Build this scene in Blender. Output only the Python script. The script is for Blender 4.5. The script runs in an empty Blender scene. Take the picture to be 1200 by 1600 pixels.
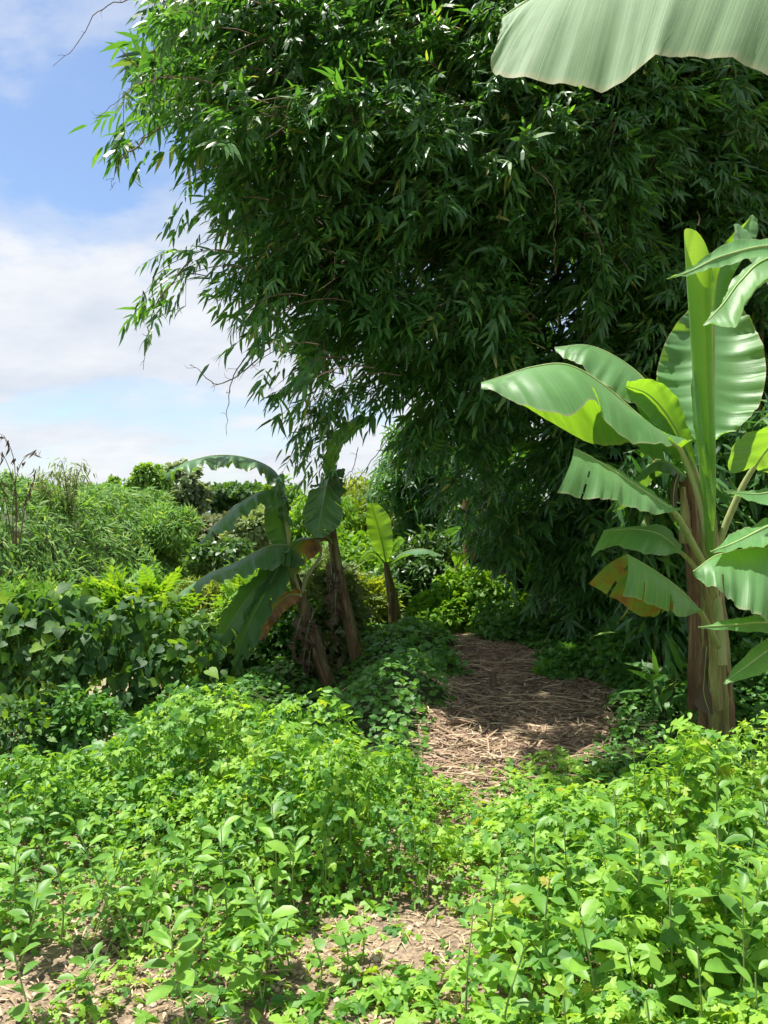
import bpy, math, random
import numpy as np
from mathutils import Matrix, Vector

rng = np.random.default_rng(7)
random.seed(7)
sc = bpy.context.scene
COL = sc.collection

# ------------------------------------------------------------------ camera
F = 1186.0            # focal length in photo pixels (1200 x 1600)
CAM_H = 1.7
cam_d = bpy.data.cameras.new('camera')
cam_d.sensor_fit = 'VERTICAL'
cam_d.sensor_height = 36.0
cam_d.lens = 36.0 * F / 1600.0
cam_d.clip_start = 0.05
cam_d.clip_end = 6000
cam = bpy.data.objects.new('camera', cam_d)
COL.objects.link(cam)
cam.location = (0, 0, CAM_H)
cam.rotation_euler = (math.radians(90), 0, 0)
sc.camera = cam

# ------------------------------------------------------------------ light
SUN = Vector((-0.24, 0.11, 1.0)).normalized()      # direction towards the sun
SUN_EL = math.asin(SUN.z)
SUN_AZ = math.atan2(SUN.x, SUN.y)                  # from +Y towards +X
sun_d = bpy.data.lights.new('sun', 'SUN')
sun_d.energy = 4.2
sun_d.angle = math.radians(0.53)
sun_d.color = (1.0, 0.955, 0.88)
sun = bpy.data.objects.new('sun', sun_d)
COL.objects.link(sun)
sun.rotation_euler = SUN.to_track_quat('Z', 'Y').to_euler()
sun.location = (0, 0, 30)

sc.view_settings.view_transform = 'Standard'
sc.view_settings.look = 'None'
sc.view_settings.gamma = 1.0
sc.view_settings.use_curve_mapping = False
sc.view_settings.exposure = 1.25
sc.cycles.max_bounces = 8
sc.cycles.transmission_bounces = 5
sc.cycles.diffuse_bounces = 5
sc.cycles.adaptive_threshold = 0.025
sc.cycles.glossy_bounces = 2
sc.cycles.use_denoising = True


def N(nt, typ, x=0, **kw):
    n = nt.nodes.new(typ)
    for k, v in kw.items():
        setattr(n, k, v)
    return n


def ramp(nt, stops, interp='LINEAR'):
    r = nt.nodes.new('ShaderNodeValToRGB')
    r.color_ramp.interpolation = interp
    el = r.color_ramp.elements
    while len(el) > 1:
        el.remove(el[-1])
    el[0].position = stops[0][0]
    el[0].color = (*stops[0][1], 1)
    for p, c in stops[1:]:
        e = el.new(p)
        e.color = (*c, 1)
    return r


def math_n(nt, op, a, b=None, c=None):
    m = nt.nodes.new('ShaderNodeMath')
    m.operation = op
    for i, v in enumerate((a, b, c)):
        if v is None:
            continue
        if isinstance(v, (int, float)):
            m.inputs[i].default_value = v
        else:
            nt.links.new(v, m.inputs[i])
    return m.outputs[0]


def mixc(nt, fac, a, b, mode='MIX'):
    m = nt.nodes.new('ShaderNodeMix')
    m.data_type = 'RGBA'
    m.blend_type = mode
    for sock, v in ((m.inputs[0], fac), (m.inputs[6], a), (m.inputs[7], b)):
        if isinstance(v, (int, float)):
            sock.default_value = v
        elif isinstance(v, tuple):
            sock.default_value = (*v, 1)
        else:
            nt.links.new(v, sock)
    return m.outputs[2]


world = bpy.data.worlds.new('World')
sc.world = world
world.use_nodes = True
wt = world.node_tree
wt.nodes.clear()
sky = wt.nodes.new('ShaderNodeTexSky')
sky.sky_type = 'NISHITA'
sky.sun_disc = False
sky.sun_elevation = SUN_EL
sky.sun_rotation = SUN_AZ
sky.altitude = 50
sky.air_density = 1.0
sky.dust_density = 0.8
sky.ozone_density = 1.2
tc = wt.nodes.new('ShaderNodeTexCoord')
sep = wt.nodes.new('ShaderNodeSeparateXYZ')
wt.links.new(tc.outputs['Generated'], sep.inputs[0])
zz = math_n(wt, 'ADD', math_n(wt, 'MAXIMUM', sep.outputs[2], 0.0), 0.40)
cx = math_n(wt, 'DIVIDE', sep.outputs[0], zz)
cy = math_n(wt, 'DIVIDE', sep.outputs[1], zz)
comb = wt.nodes.new('ShaderNodeCombineXYZ')
wt.links.new(cx, comb.inputs[0])
wt.links.new(cy, comb.inputs[1])
comb.inputs[2].default_value = 3.7
mp = wt.nodes.new('ShaderNodeMapping')
mp.inputs['Location'].default_value = (18.694, 24.951, 0)
mp.inputs['Rotation'].default_value = (0, 0, math.radians(-28.74))
mp.inputs['Scale'].default_value = (0.85, 1.3, 1)
wt.links.new(comb.outputs[0], mp.inputs[0])
n1 = wt.nodes.new('ShaderNodeTexNoise')
n1.inputs['Scale'].default_value = 1.5
n1.inputs['Detail'].default_value = 9
n1.inputs['Roughness'].default_value = 0.56
n1.inputs['Distortion'].default_value = 0.35
wt.links.new(mp.outputs[0], n1.inputs['Vector'])
n2 = wt.nodes.new('ShaderNodeTexNoise')
n2.inputs['Scale'].default_value = 3.4
n2.inputs['Detail'].default_value = 8
n2.inputs['Roughness'].default_value = 0.6
wt.links.new(mp.outputs[0], n2.inputs['Vector'])
dens = math_n(wt, 'ADD', math_n(wt, 'MULTIPLY', n1.outputs[0], 0.75), math_n(wt, 'MULTIPLY', n2.outputs[0], 0.25))
low = math_n(wt, 'MAXIMUM', math_n(wt, 'SUBTRACT', 1.0, math_n(wt, 'MULTIPLY', math_n(wt, 'ABSOLUTE', sep.outputs[2]), 2.3)), 0.0)
dens = math_n(wt, 'ADD', dens, math_n(wt, 'MULTIPLY', low, 0.165))   # more cloud towards the horizon
cr = ramp(wt, [(0.43, (0.0, 0.0, 0.0)), (0.50, (0.45, 0.45, 0.45)), (0.57, (0.95, 0.95, 0.95))], 'EASE')
wt.links.new(dens, cr.inputs[0])
shade = ramp(wt, [(0.35, (3.5, 3.8, 4.3)), (0.65, (4.7, 4.8, 4.95))])
wt.links.new(n2.outputs[0], shade.inputs[0])
skyc = mixc(wt, cr.outputs[0], mixc(wt, 1.0, sky.outputs[0], (.88, .91, .95), 'MULTIPLY'), shade.outputs[0])
bg = wt.nodes.new('ShaderNodeBackground')
bg.inputs['Strength'].default_value = 0.085
wt.links.new(skyc, bg.inputs['Color'])
wo = wt.nodes.new('ShaderNodeOutputWorld')
wt.links.new(bg.outputs[0], wo.inputs['Surface'])


# ------------------------------------------------------------------ helpers
def at(px, py, Y):
    """photo pixel + distance along the view axis -> world point"""
    return np.array([(px - 600.0) / F * Y, Y, CAM_H + (800.0 - py) / F * Y])


def norm(v):
    v = np.asarray(v, float)
    return v / np.maximum(np.linalg.norm(v, axis=-1, keepdims=True), 1e-9)


def tag(o, label=None, cat=None, group=None, kind=None):
    if label: o['label'] = label
    if cat: o['category'] = cat
    if group: o['group'] = group
    if kind: o['kind'] = kind
    return o


def empty(name, loc):
    o = bpy.data.objects.new(name, None)
    o.empty_display_size = 0.1
    COL.objects.link(o)
    o.location = tuple(float(v) for v in loc)
    return o


def link(name, me, mat, parent=None):
    o = bpy.data.objects.new(name, me)
    if mat is not None and len(me.materials) == 0:
        me.materials.append(mat)
    COL.objects.link(o)
    if parent is not None:
        o.parent = parent
    return o


def origin(parent):
    p = np.zeros(3)
    while parent is not None:
        p += np.array(parent.location)
        parent = parent.parent
    return p


class Acc:
    """collects geometry and builds one mesh"""
    def __init__(s):
        s.V, s.L, s.T, s.A, s.UV = [], [], [], {}, []
        s.n = 0

    def add(s, V, loops, tots, **attrs):
        V = np.asarray(V, np.float32).reshape(-1, 3)
        s.V.append(V)
        s.L.append(np.asarray(loops, np.int64) + s.n)
        s.T.append(np.asarray(tots, np.int64))
        for k in set(list(s.A) + list(attrs)):
            s.A.setdefault(k, [np.zeros(s.n, np.float32)] if s.n else [])
            a = attrs.get(k, 0.0)
            s.A[k].append(np.broadcast_to(np.asarray(a, np.float32), (len(V),)))
        s.n += len(V)

    def mesh(s, name, smooth=False):
        V = np.concatenate(s.V)
        L = np.concatenate(s.L).astype(np.int32)
        T = np.concatenate(s.T).astype(np.int32)
        me = bpy.data.meshes.new(name)
        me.vertices.add(len(V))
        me.vertices.foreach_set('co', V.ravel())
        me.loops.add(len(L))
        me.loops.foreach_set('vertex_index', L)
        me.polygons.add(len(T))
        st = np.concatenate([[0], np.cumsum(T)[:-1]]).astype(np.int32)
        me.polygons.foreach_set('loop_start', st)
        me.polygons.foreach_set('use_smooth', np.full(len(T), smooth))
        for k, parts in s.A.items():
            at_ = me.attributes.new(k, 'FLOAT', 'POINT')
            at_.data.foreach_set('value', np.concatenate(parts).astype(np.float32))
        me.update()
        me.validate()
        return me

    def build(s, name, mat, parent=None, smooth=False):
        if parent is not None:
            o = origin(parent).astype(np.float32)
            s.V = [v - o for v in s.V]
        return link(name, s.mesh(name, smooth), mat, parent)


def T(verts, faces):
    V = np.array(verts, float)
    return V, np.array([i for f in faces for i in f]), np.array([len(f) for f in faces])


def scatter(acc, tm, pos, d, n, L, W, rnd):
    V0, lo, to = tm
    pos = np.asarray(pos, float)
    K, k = len(pos), len(V0)
    if K == 0:
        return
    d = norm(d)
    side = norm(np.cross(n, d))
    n2 = np.cross(d, side)
    L = np.broadcast_to(L, (K,))[:, None, None]
    W = np.broadcast_to(W, (K,))[:, None, None]
    V = pos[:, None] + V0[None, :, 0:1] * L * d[:, None] + V0[None, :, 1:2] * W * side[:, None] + V0[None, :, 2:3] * L * n2[:, None]
    loops = (lo[None] + (np.arange(K) * k)[:, None]).ravel()
    acc.add(V.reshape(-1, 3), loops, np.tile(to, K), rnd=np.repeat(np.broadcast_to(rnd, (K,)), k))


def leaf_tm(st, hw, droop=0.25, fold=0.10):
    """pointed leaf with a folded blade"""
    V, mid, le, ri = [], [], [], []
    for s, w in zip(st, hw):
        h = -droop * s * s
        mid.append(len(V)); V.append((s, 0, h))
        if w > 0:
            le.append(len(V)); V.append((s, w, h + fold * w * 2))
            ri.append(len(V)); V.append((s, -w, h + fold * w * 2))
        else:
            le.append(None); ri.append(None)
    Fs = []
    for i in range(len(st) - 1):
        for e, rev in ((le, False), (ri, True)):
            f = [mid[i], mid[i + 1], e[i + 1], e[i]]
            f = [v for v in f if v is not None]
            Fs.append(f[::-1] if rev else f)
    return T(V, Fs)


TM_BAMBOO = T([(0, 0, 0), (.22, .5, -.01), (.22, -.5, -.01), (.6, .38, -.09), (.6, -.38, -.09), (1, 0, -.26)],
              [(0, 2, 1), (1, 2, 4, 3), (3, 4, 5)])
TM_OVATE = leaf_tm([0, .14, .4, .7, 1], [0, .3, .5, .34, 0], .22, .12)
TM_WEED = leaf_tm([0, .1, .3, .58, .82, .95, 1.0], [0, .16, .36, .5, .40, .18, 0], .2, .13)
TM_OVATE_S = leaf_tm([0, .35, .7, 1], [0, .5, .34, 0], .2, .1)
TM_ROUND = leaf_tm([0, .1, .4, .75, .95], [0, .34, .52, .36, 0], .12, .08)


TM_ROUND5 = leaf_tm([0, .12, .62, .95], [0, .4, .44, 0], .12, .08)


def heart_tm():
    st = [0, .2, .5, .8, 1.0]
    V = [(0, 0, 0), (.2, 0, -.01), (.5, 0, -.06), (.8, 0, -.17), (1.05, 0, -.3)]
    out = [(-.1, .16, .03), (-.06, .40, .05), (.2, .52, .06), (.5, .40, -.01), (.8, .17, -.14)]
    a = len(V); V += out
    b = len(V); V += [(x, -y, z) for x, y, z in out]
    Fs = []
    for o, rev in ((a, 0), (b, 1)):
        for f in ([0, o + 2, o + 1, o], [0, 1, o + 2], [1, 2, o + 3, o + 2], [2, 3, o + 4, o + 3], [3, 4, o + 4]):
            Fs.append(f[::-1] if rev else f)
    return T(V, Fs)


def lobed_tm():
    out = [(0, 0, 0), (-.10, .22, -.04), (.0, .46, -.10), (.18, .22, .02), (.46, .54, -.10), (.50, .15, .02), (.78, .24, -.07), (1, 0, -.16)]
    V = [(.33, 0, .03)] + out + [(x, -y, z - .02) for x, y, z in out[1:-1]]
    m = len(out)
    Fs = []
    for i in range(1, m):
        Fs.append((0, i + 1, i))
    R = [1] + list(range(m + 1, m + m - 1)) + [m]
    for i in range(len(R) - 1):
        Fs.append((0, R[i], R[i + 1]))
    return T(V, Fs)


def multi_tm(parts, base=TM_OVATE_S):
    """compound leaf: several leaflets (origin s,u, angle, size)"""
    V0, lo, to = base
    V, L, TT = [], [], []
    for (s, u, ang, sz) in parts:
        c, si = math.cos(ang), math.sin(ang)
        off = sum(len(v) for v in V)
        v = V0 * sz
        V.append(np.stack([s + v[:, 0] * c - v[:, 1] * .62 * si, u + v[:, 0] * si + v[:, 1] * .62 * c, v[:, 2] - .12 * s], 1))
        L.append(lo + off); TT.append(to)
    return np.concatenate(V), np.concatenate(L), np.concatenate(TT)


TM_LEAF4 = T([(0, 0, 0), (.3, .5, .03), (.3, -.5, .03), (.68, .38, -.06), (.68, -.38, -.06), (1, 0, -.2)], [(0, 2, 1), (1, 2, 4, 3), (3, 4, 5)])
TM_HEART = heart_tm()
TM_LOBED = lobed_tm()
TM_TRI = multi_tm([(.25, 0, 0, .75), (.22, .02, 1.15, .6), (.22, -.02, -1.15, .6)], TM_LEAF4)
TM_PINNATE = multi_tm([(.15 + .15 * k, 0, sg * 1.05, .34 - .02 * k) for k in range(5) for sg in (1, -1)] + [(.88, 0, 0, .28)],
                      T([(0, 0, 0), (.45, .5, 0), (.45, -.5, 0), (1, 0, -.15)], [(0, 2, 3, 1)]))


def frames(P):
    tg = np.gradient(P, axis=0)
    tg = norm(tg)
    up = np.array([0, 0, 1.0])
    if abs(tg[:, 2]).mean() > .8:
        up = np.array([0, 1.0, 0])
    s = norm(np.cross(tg, up))
    return tg, s, np.cross(s, tg)


def spline(ctrl, n):
    C = np.asarray(ctrl, float)
    m = len(C)
    if m == 2:
        t = np.linspace(0, 1, n)[:, None]
        return C[0] * (1 - t) + C[1] * t
    E = np.vstack([2 * C[0] - C[1], C, 2 * C[-1] - C[-2]])
    u = np.linspace(0, m - 1 - 1e-6, n)
    i = u.astype(int)
    t = (u - i)[:, None]
    p0, p1, p2, p3 = E[i], E[i + 1], E[i + 2], E[i + 3]
    return .5 * (2 * p1 + (p2 - p0) * t + (2 * p0 - 5 * p1 + 4 * p2 - p3) * t * t + (3 * p1 - p0 - 3 * p2 + p3) * t ** 3)


def tube(acc, P, R, seg=6, rnd=0.5, cap=True, wob=0.0):
    P = np.asarray(P, float)
    R = np.broadcast_to(np.asarray(R, float), (len(P),))
    tg, s, u = frames(P)
    a = np.linspace(0, 2 * np.pi, seg, endpoint=False)
    rr = R[:, None] * (1 + (wob * rng.normal(size=(len(P), seg)) if wob else 0))
    V = P[:, None] + rr[..., None] * (np.cos(a)[None, :, None] * s[:, None] + np.sin(a)[None, :, None] * u[:, None])
    m = len(P)
    lo = []
    for i in range(m - 1):
        for j in range(seg):
            j2 = (j + 1) % seg
            lo += [i * seg + j, i * seg + j2, (i + 1) * seg + j2, (i + 1) * seg + j]
    to = [4] * ((m - 1) * seg)
    if cap:
        lo += list(range(seg))[::-1]; to.append(seg)
        lo += list(range((m - 1) * seg, m * seg)); to.append(seg)
    acc.add(V.reshape(-1, 3), lo, to, rnd=rnd)


# ------------------------------------------------------------------ materials
def new_mat(name):
    m = bpy.data.materials.new(name)
    m.use_nodes = True
    nt = m.node_tree
    nt.nodes.clear()
    out = nt.nodes.new('ShaderNodeOutputMaterial')
    return m, nt, out


def leaf_mat(name, stops, trans=(2.2, 1.9, .7), tfac=.4, rough=.45, spec=.45, noise=.0):
    m, nt, out = new_mat(name)
    at_ = N(nt, 'ShaderNodeAttribute', attribute_name='rnd')
    oi = nt.nodes.new('ShaderNodeObjectInfo')
    v = math_n(nt, 'FRACT', math_n(nt, 'ADD', at_.outputs['Fac'], oi.outputs['Random']))
    r = ramp(nt, stops)
    nt.links.new(v, r.inputs[0])
    col = r.outputs[0]
    if noise:
        geo = nt.nodes.new('ShaderNodeNewGeometry')
        nz = nt.nodes.new('ShaderNodeTexNoise')
        nz.inputs['Scale'].default_value = noise
        nz.inputs['Detail'].default_value = 3
        nt.links.new(geo.outputs['Position'], nz.inputs['Vector'])
        rr = ramp(nt, [(.3, (.72, .76, .7)), (.7, (1.2, 1.15, 1.1))])
        nt.links.new(nz.outputs[0], rr.inputs[0])
        col = mixc(nt, 1.0, col, rr.outputs[0], 'MULTIPLY')
    p = nt.nodes.new('ShaderNodeBsdfPrincipled')
    nt.links.new(col, p.inputs['Base Color'])
    p.inputs['Roughness'].default_value = rough
    p.inputs['Specular IOR Level'].default_value = spec
    t = nt.nodes.new('ShaderNodeBsdfTranslucent')
    nt.links.new(mixc(nt, 1.0, col, trans, 'MULTIPLY'), t.inputs['Color'])
    mx = nt.nodes.new('ShaderNodeMixShader')
    mx.inputs[0].default_value = tfac
    nt.links.new(p.outputs[0], mx.inputs[1])
    nt.links.new(t.outputs[0], mx.inputs[2])
    nt.links.new(mx.outputs[0], out.inputs['Surface'])
    return m


def solid_mat(name, c1, c2, scale=6, rough=.85, stretch=(1, 1, 1), bump=.3, detail=6, spec=.2, c3=None):
    m, nt, out = new_mat(name)
    tc_ = nt.nodes.new('ShaderNodeTexCoord')
    mp_ = nt.nodes.new('ShaderNodeMapping')
    mp_.inputs['Scale'].default_value = stretch
    nt.links.new(tc_.outputs['Object'], mp_.inputs[0])
    nz = nt.nodes.new('ShaderNodeTexNoise')
    nz.inputs['Scale'].default_value = scale
    nz.inputs['Detail'].default_value = detail
    nz.inputs['Roughness'].default_value = .62
    nt.links.new(mp_.outputs[0], nz.inputs['Vector'])
    stops = [(.32, c1), (.68, c2)]
    if c3: stops = [(.3, c1), (.5, c2), (.68, c3)]
    r = ramp(nt, stops)
    nt.links.new(nz.outputs[0], r.inputs[0])
    p = nt.nodes.new('ShaderNodeBsdfPrincipled')
    nt.links.new(r.outputs[0], p.inputs['Base Color'])
    p.inputs['Roughness'].default_value = rough
    p.inputs['Specular IOR Level'].default_value = spec
    b = nt.nodes.new('ShaderNodeBump')
    b.inputs['Strength'].default_value = bump
    b.inputs['Distance'].default_value = .03
    nt.links.new(nz.outputs[0], b.inputs['Height'])
    nt.links.new(b.outputs[0], p.inputs['Normal'])
    nt.links.new(p.outputs[0], out.inputs['Surface'])
    return m


def strip_mat(name, stops, rough=.8):
    """dry things: colour by the rnd attribute"""
    m, nt, out = new_mat(name)
    at_ = N(nt, 'ShaderNodeAttribute', attribute_name='rnd')
    oi = nt.nodes.new('ShaderNodeObjectInfo')
    v = math_n(nt, 'FRACT', math_n(nt, 'ADD', at_.outputs['Fac'], oi.outputs['Random']))
    r = ramp(nt, stops)
    nt.links.new(v, r.inputs[0])
    p = nt.nodes.new('ShaderNodeBsdfPrincipled')
    nt.links.new(r.outputs[0], p.inputs['Base Color'])
    p.inputs['Roughness'].default_value = rough
    p.inputs['Specular IOR Level'].default_value = .25
    nt.links.new(p.outputs[0], out.inputs['Surface'])
    return m


def banana_mat(name, green, trans, sheen=.0, rough=.5, tfac=.35):
    m, nt, out = new_mat(name)
    u = N(nt, 'ShaderNodeAttribute', attribute_name='across').outputs['Fac']
    v = N(nt, 'ShaderNodeAttribute', attribute_name='along').outputs['Fac']
    age = N(nt, 'ShaderNodeAttribute', attribute_name='age').outputs['Fac']
    cb = nt.nodes.new('ShaderNodeCombineXYZ')
    nt.links.new(math_n(nt, 'MULTIPLY', u, .35), cb.inputs[0])
    nt.links.new(math_n(nt, 'MULTIPLY', v, 170.0), cb.inputs[1])
    nz = nt.nodes.new('ShaderNodeTexNoise')
    nz.inputs['Scale'].default_value = 1.0
    nz.inputs['Detail'].default_value = 3
    nz.inputs['Roughness'].default_value = .6
    nt.links.new(cb.outputs[0], nz.inputs['Vector'])
    veins = ramp(nt, [(.3, (.78, .80, .76)), (.5, (1, 1, 1)), (.72, (1.22, 1.18, 1.15))])
    nt.links.new(nz.outputs[0], veins.inputs[0])
    tc_ = nt.nodes.new('ShaderNodeTexCoord')
    nb = nt.nodes.new('ShaderNodeTexNoise')
    nb.inputs['Scale'].default_value = 7
    nb.inputs['Detail'].default_value = 5
    nt.links.new(tc_.outputs['Object'], nb.inputs['Vector'])
    gb = mixc(nt, nb.outputs[0], tuple(c * .82 for c in green), tuple(min(1, c * 1.22) for c in green))
    gb = mixc(nt, 1.0, gb, veins.outputs[0], 'MULTIPLY')
    # worn pale rim at the blade's edge
    rim = ramp(nt, [(.955, (0, 0, 0)), (.995, (1, 1, 1))])
    nt.links.new(math_n(nt, 'ABSOLUTE', u), rim.inputs[0])
    gb = mixc(nt, math_n(nt, 'MULTIPLY', rim.outputs[0], .55), gb, (.42, .36, .2))
    ag = math_n(nt, 'ADD', age, math_n(nt, 'MULTIPLY', math_n(nt, 'SUBTRACT', nb.outputs[0], .5), math_n(nt, 'MINIMUM', math_n(nt, 'MULTIPLY', age, 3.0), 1.0)))
    ar = ramp(nt, [(0.0, (0, 0, 0)), (.25, (.0, .0, .0)), (.5, (1, 1, 1))])
    nt.links.new(ag, ar.inputs[0])
    old = ramp(nt, [(.35, (.42, .36, .03)), (.6, (.36, .17, .05)), (.9, (.12, .08, .05))])
    nt.links.new(ag, old.inputs[0])
    col = mixc(nt, ar.outputs[0], gb, mixc(nt, 1.0, old.outputs[0], veins.outputs[0], 'MULTIPLY'))
    p = nt.nodes.new('ShaderNodeBsdfPrincipled')
    nt.links.new(col, p.inputs['Base Color'])
    p.inputs['Roughness'].default_value = rough
    p.inputs['Specular IOR Level'].default_value = .5
    p.inputs['Sheen Weight'].default_value = sheen
    bmp = nt.nodes.new('ShaderNodeBump')
    bmp.inputs['Strength'].default_value = .22
    bmp.inputs['Distance'].default_value = .006
    nt.links.new(nz.outputs[0], bmp.inputs['Height'])
    nt.links.new(bmp.outputs[0], p.inputs['Normal'])
    t = nt.nodes.new('ShaderNodeBsdfTranslucent')
    tcx = mixc(nt, ar.outputs[0], trans, mixc(nt, 1.0, old.outputs[0], (1.2, 1.1, .9), 'MULTIPLY'))
    tcx = mixc(nt, 1.0, tcx, veins.outputs[0], 'MULTIPLY')
    nt.links.new(tcx, t.inputs['Color'])
    mx = nt.nodes.new('ShaderNodeMixShader')
    mx.inputs[0].default_value = tfac
    nt.links.new(p.outputs[0], mx.inputs[1])
    nt.links.new(t.outputs[0], mx.inputs[2])
    nt.links.new(mx.outputs[0], out.inputs['Surface'])
    return m


M = {}
M['bamboo'] = leaf_mat('bamboo_leaf', [(0, (.034, .105, .032)), (.5, (.048, .14, .036)), (.85, (.075, .19, .042)), (.975, (.13, .27, .05)), (1, (.34, .30, .10))], (2.5, 2.4, .7), .36, .42, .5)
M['vine'] = leaf_mat('vine_leaf', [(0, (.055, .17, .032)), (.25, (.10, .25, .036)), (.5, (.18, .36, .045)), (.9, (.29, .47, .06)), (.985, (.30, .38, .06)), (1, (.36, .30, .06))], (2.0, 1.8, .7), .40, .5, .35)
M['weed'] = leaf_mat('weed_leaf', [(0, (.095, .235, .04)), (.6, (.14, .31, .05)), (1, (.21, .40, .06))], (2.0, 1.7, .7), .38, .45, .4, noise=18)
M['mound'] = leaf_mat('mound_leaf', [(0, (.06, .17, .034)), (.6, (.085, .225, .04)), (1, (.13, .29, .05))], (2.2, 1.9, .8), .36, .45, .4)
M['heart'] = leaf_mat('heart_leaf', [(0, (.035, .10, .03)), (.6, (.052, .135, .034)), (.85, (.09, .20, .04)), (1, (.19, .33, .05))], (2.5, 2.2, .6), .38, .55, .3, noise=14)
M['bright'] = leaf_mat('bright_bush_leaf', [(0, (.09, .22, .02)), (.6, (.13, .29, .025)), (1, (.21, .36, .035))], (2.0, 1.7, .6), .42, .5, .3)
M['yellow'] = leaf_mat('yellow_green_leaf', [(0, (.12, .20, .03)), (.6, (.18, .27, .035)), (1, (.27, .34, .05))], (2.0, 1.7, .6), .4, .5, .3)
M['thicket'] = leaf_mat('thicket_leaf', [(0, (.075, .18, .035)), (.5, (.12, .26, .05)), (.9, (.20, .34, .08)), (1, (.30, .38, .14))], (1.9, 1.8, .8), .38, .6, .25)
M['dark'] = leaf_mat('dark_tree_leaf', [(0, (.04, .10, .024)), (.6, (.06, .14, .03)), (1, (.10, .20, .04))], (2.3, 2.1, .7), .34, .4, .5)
M['tree_a'] = leaf_mat('round_tree_leaf', [(0, (.10, .22, .035)), (1, (.19, .34, .055))], (1.9, 1.7, .7), .34, .5, .3)
M['tree_b'] = leaf_mat('grey_tree_leaf', [(0, (.10, .16, .075)), (1, (.22, .29, .14))], (1.7, 1.6, .8), .3, .5, .35)
M['pale'] = leaf_mat('pale_leaf', [(0, (.12, .19, .06)), (1, (.25, .33, .12))], (1.7, 1.6, .8), .34, .5, .35)
M['brownish'] = leaf_mat('brownish_leaf', [(0, (.08, .13, .04)), (.6, (.12, .16, .05)), (1, (.20, .15, .09))], (1.6, 1.5, .8), .3, .6, .3)
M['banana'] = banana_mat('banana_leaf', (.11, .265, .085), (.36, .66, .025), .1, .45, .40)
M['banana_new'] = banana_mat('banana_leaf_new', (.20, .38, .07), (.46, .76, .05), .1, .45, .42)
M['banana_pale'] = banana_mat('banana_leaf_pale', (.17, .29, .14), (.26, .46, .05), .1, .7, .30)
M['banana_shaded'] = banana_mat('banana_leaf_shaded_plant', (.08, .19, .07), (.22, .45, .03), .06, .42, .32)  # darker copy of the banana leaf, shade put into its colour
M['rib'] = solid_mat('banana_rib', (.22, .34, .10), (.34, .44, .16), 9, .5, (1, 1, .3), .1, spec=.4)
M['petiole'] = solid_mat('banana_petiole', (.20, .30, .08), (.34, .38, .16), 8, .5, (6, 6, .6), .2, spec=.4, c3=(.42, .36, .16))
M['stem'] = solid_mat('banana_stem', (.08, .055, .025), (.25, .22, .075), 3.2, .6, (5, 5, .8), .5, spec=.35, c3=(.36, .40, .14))
M['stem_dry'] = solid_mat('banana_stem_dry', (.05, .03, .02), (.17, .105, .05), 3.5, .75, (6, 6, .5), .6, spec=.25, c3=(.34, .24, .13))
M['stem_mid'] = solid_mat('banana_stem_streaked', (.045, .035, .022), (.13, .095, .045), 3.0, .7, (6, 6, .6), .6, spec=.3, c3=(.26, .26, .10))
M['culm'] = solid_mat('bamboo_culm', (.09, .10, .035), (.20, .17, .07), 5, .5, (1, 1, 3), .1, spec=.4)
M['twig'] = solid_mat('twig', (.09, .06, .04), (.20, .14, .09), 12, .8, (1, 1, 1), .2)
M['bark'] = solid_mat('bark', (.10, .075, .05), (.22, .17, .12), 6, .9, (1, 1, .4), .5)
M['weedstem'] = solid_mat('weed_stem', (.18, .24, .07), (.28, .38, .12), 12, .6, (1, 1, 1), .1)
M['litter'] = strip_mat('dry_litter', [(0, (.11, .07, .045)), (.3, (.245, .165, .105)), (.6, (.37, .265, .17)), (.8, (.36, .30, .19)), (1, (.60, .46, .30))])
M['straw'] = strip_mat('straw', [(0, (.26, .19, .11)), (.6, (.42, .31, .19)), (1, (.55, .44, .28))])
M['stone'] = strip_mat('stones', [(0, (.26, .19, .13)), (.6, (.40, .30, .21)), (1, (.55, .45, .34))])


# ------------------------------------------------------------------ ground
def sst(a, b, x):
    t = np.clip((x - a) / (b - a), 0, 1)
    return t * t * (3 - 2 * t)


PATH = np.array([(3.9, .45), (4.8, .62), (5.6, .92), (6.7, 1.22), (8.0, 1.42), (8.9, 1.32), (10.2, 1.15), (11.2, .9)])
PATHW = np.array([.22, .42, .62, .80, .70, .52, .40, .25])
_ph = rng.uniform(0, 6.28, (14, 3))
_fr = rng.uniform(.6, 1.0, 14)


def wob(x, y, s=1.0, seed=0):
    r = 0
    for i in range(7):
        k = (i + seed) % 14
        f = s * 1.7 ** i * .6
        r = r + np.sin(f * (x * math.cos(_ph[k, 0]) + y * math.sin(_ph[k, 0])) * (1 + _fr[k]) + _ph[k, 1]) / 1.6 ** i
    return r / 2.5


def path_d(x, y):
    """1 on the path's middle, 0 at its edge, negative outside"""
    cx_ = np.interp(y, PATH[:, 0], PATH[:, 1])
    w = np.interp(y, PATH[:, 0], PATHW) * (.95 + .30 * wob(x * 2, y * 2, 1.3, 3) + .12 * wob(x, y, 9, 6))
    w = np.where((y < 3.9) | (y > 11.2), .001, w)
    return 1 - np.abs(x - cx_) / w


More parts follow.
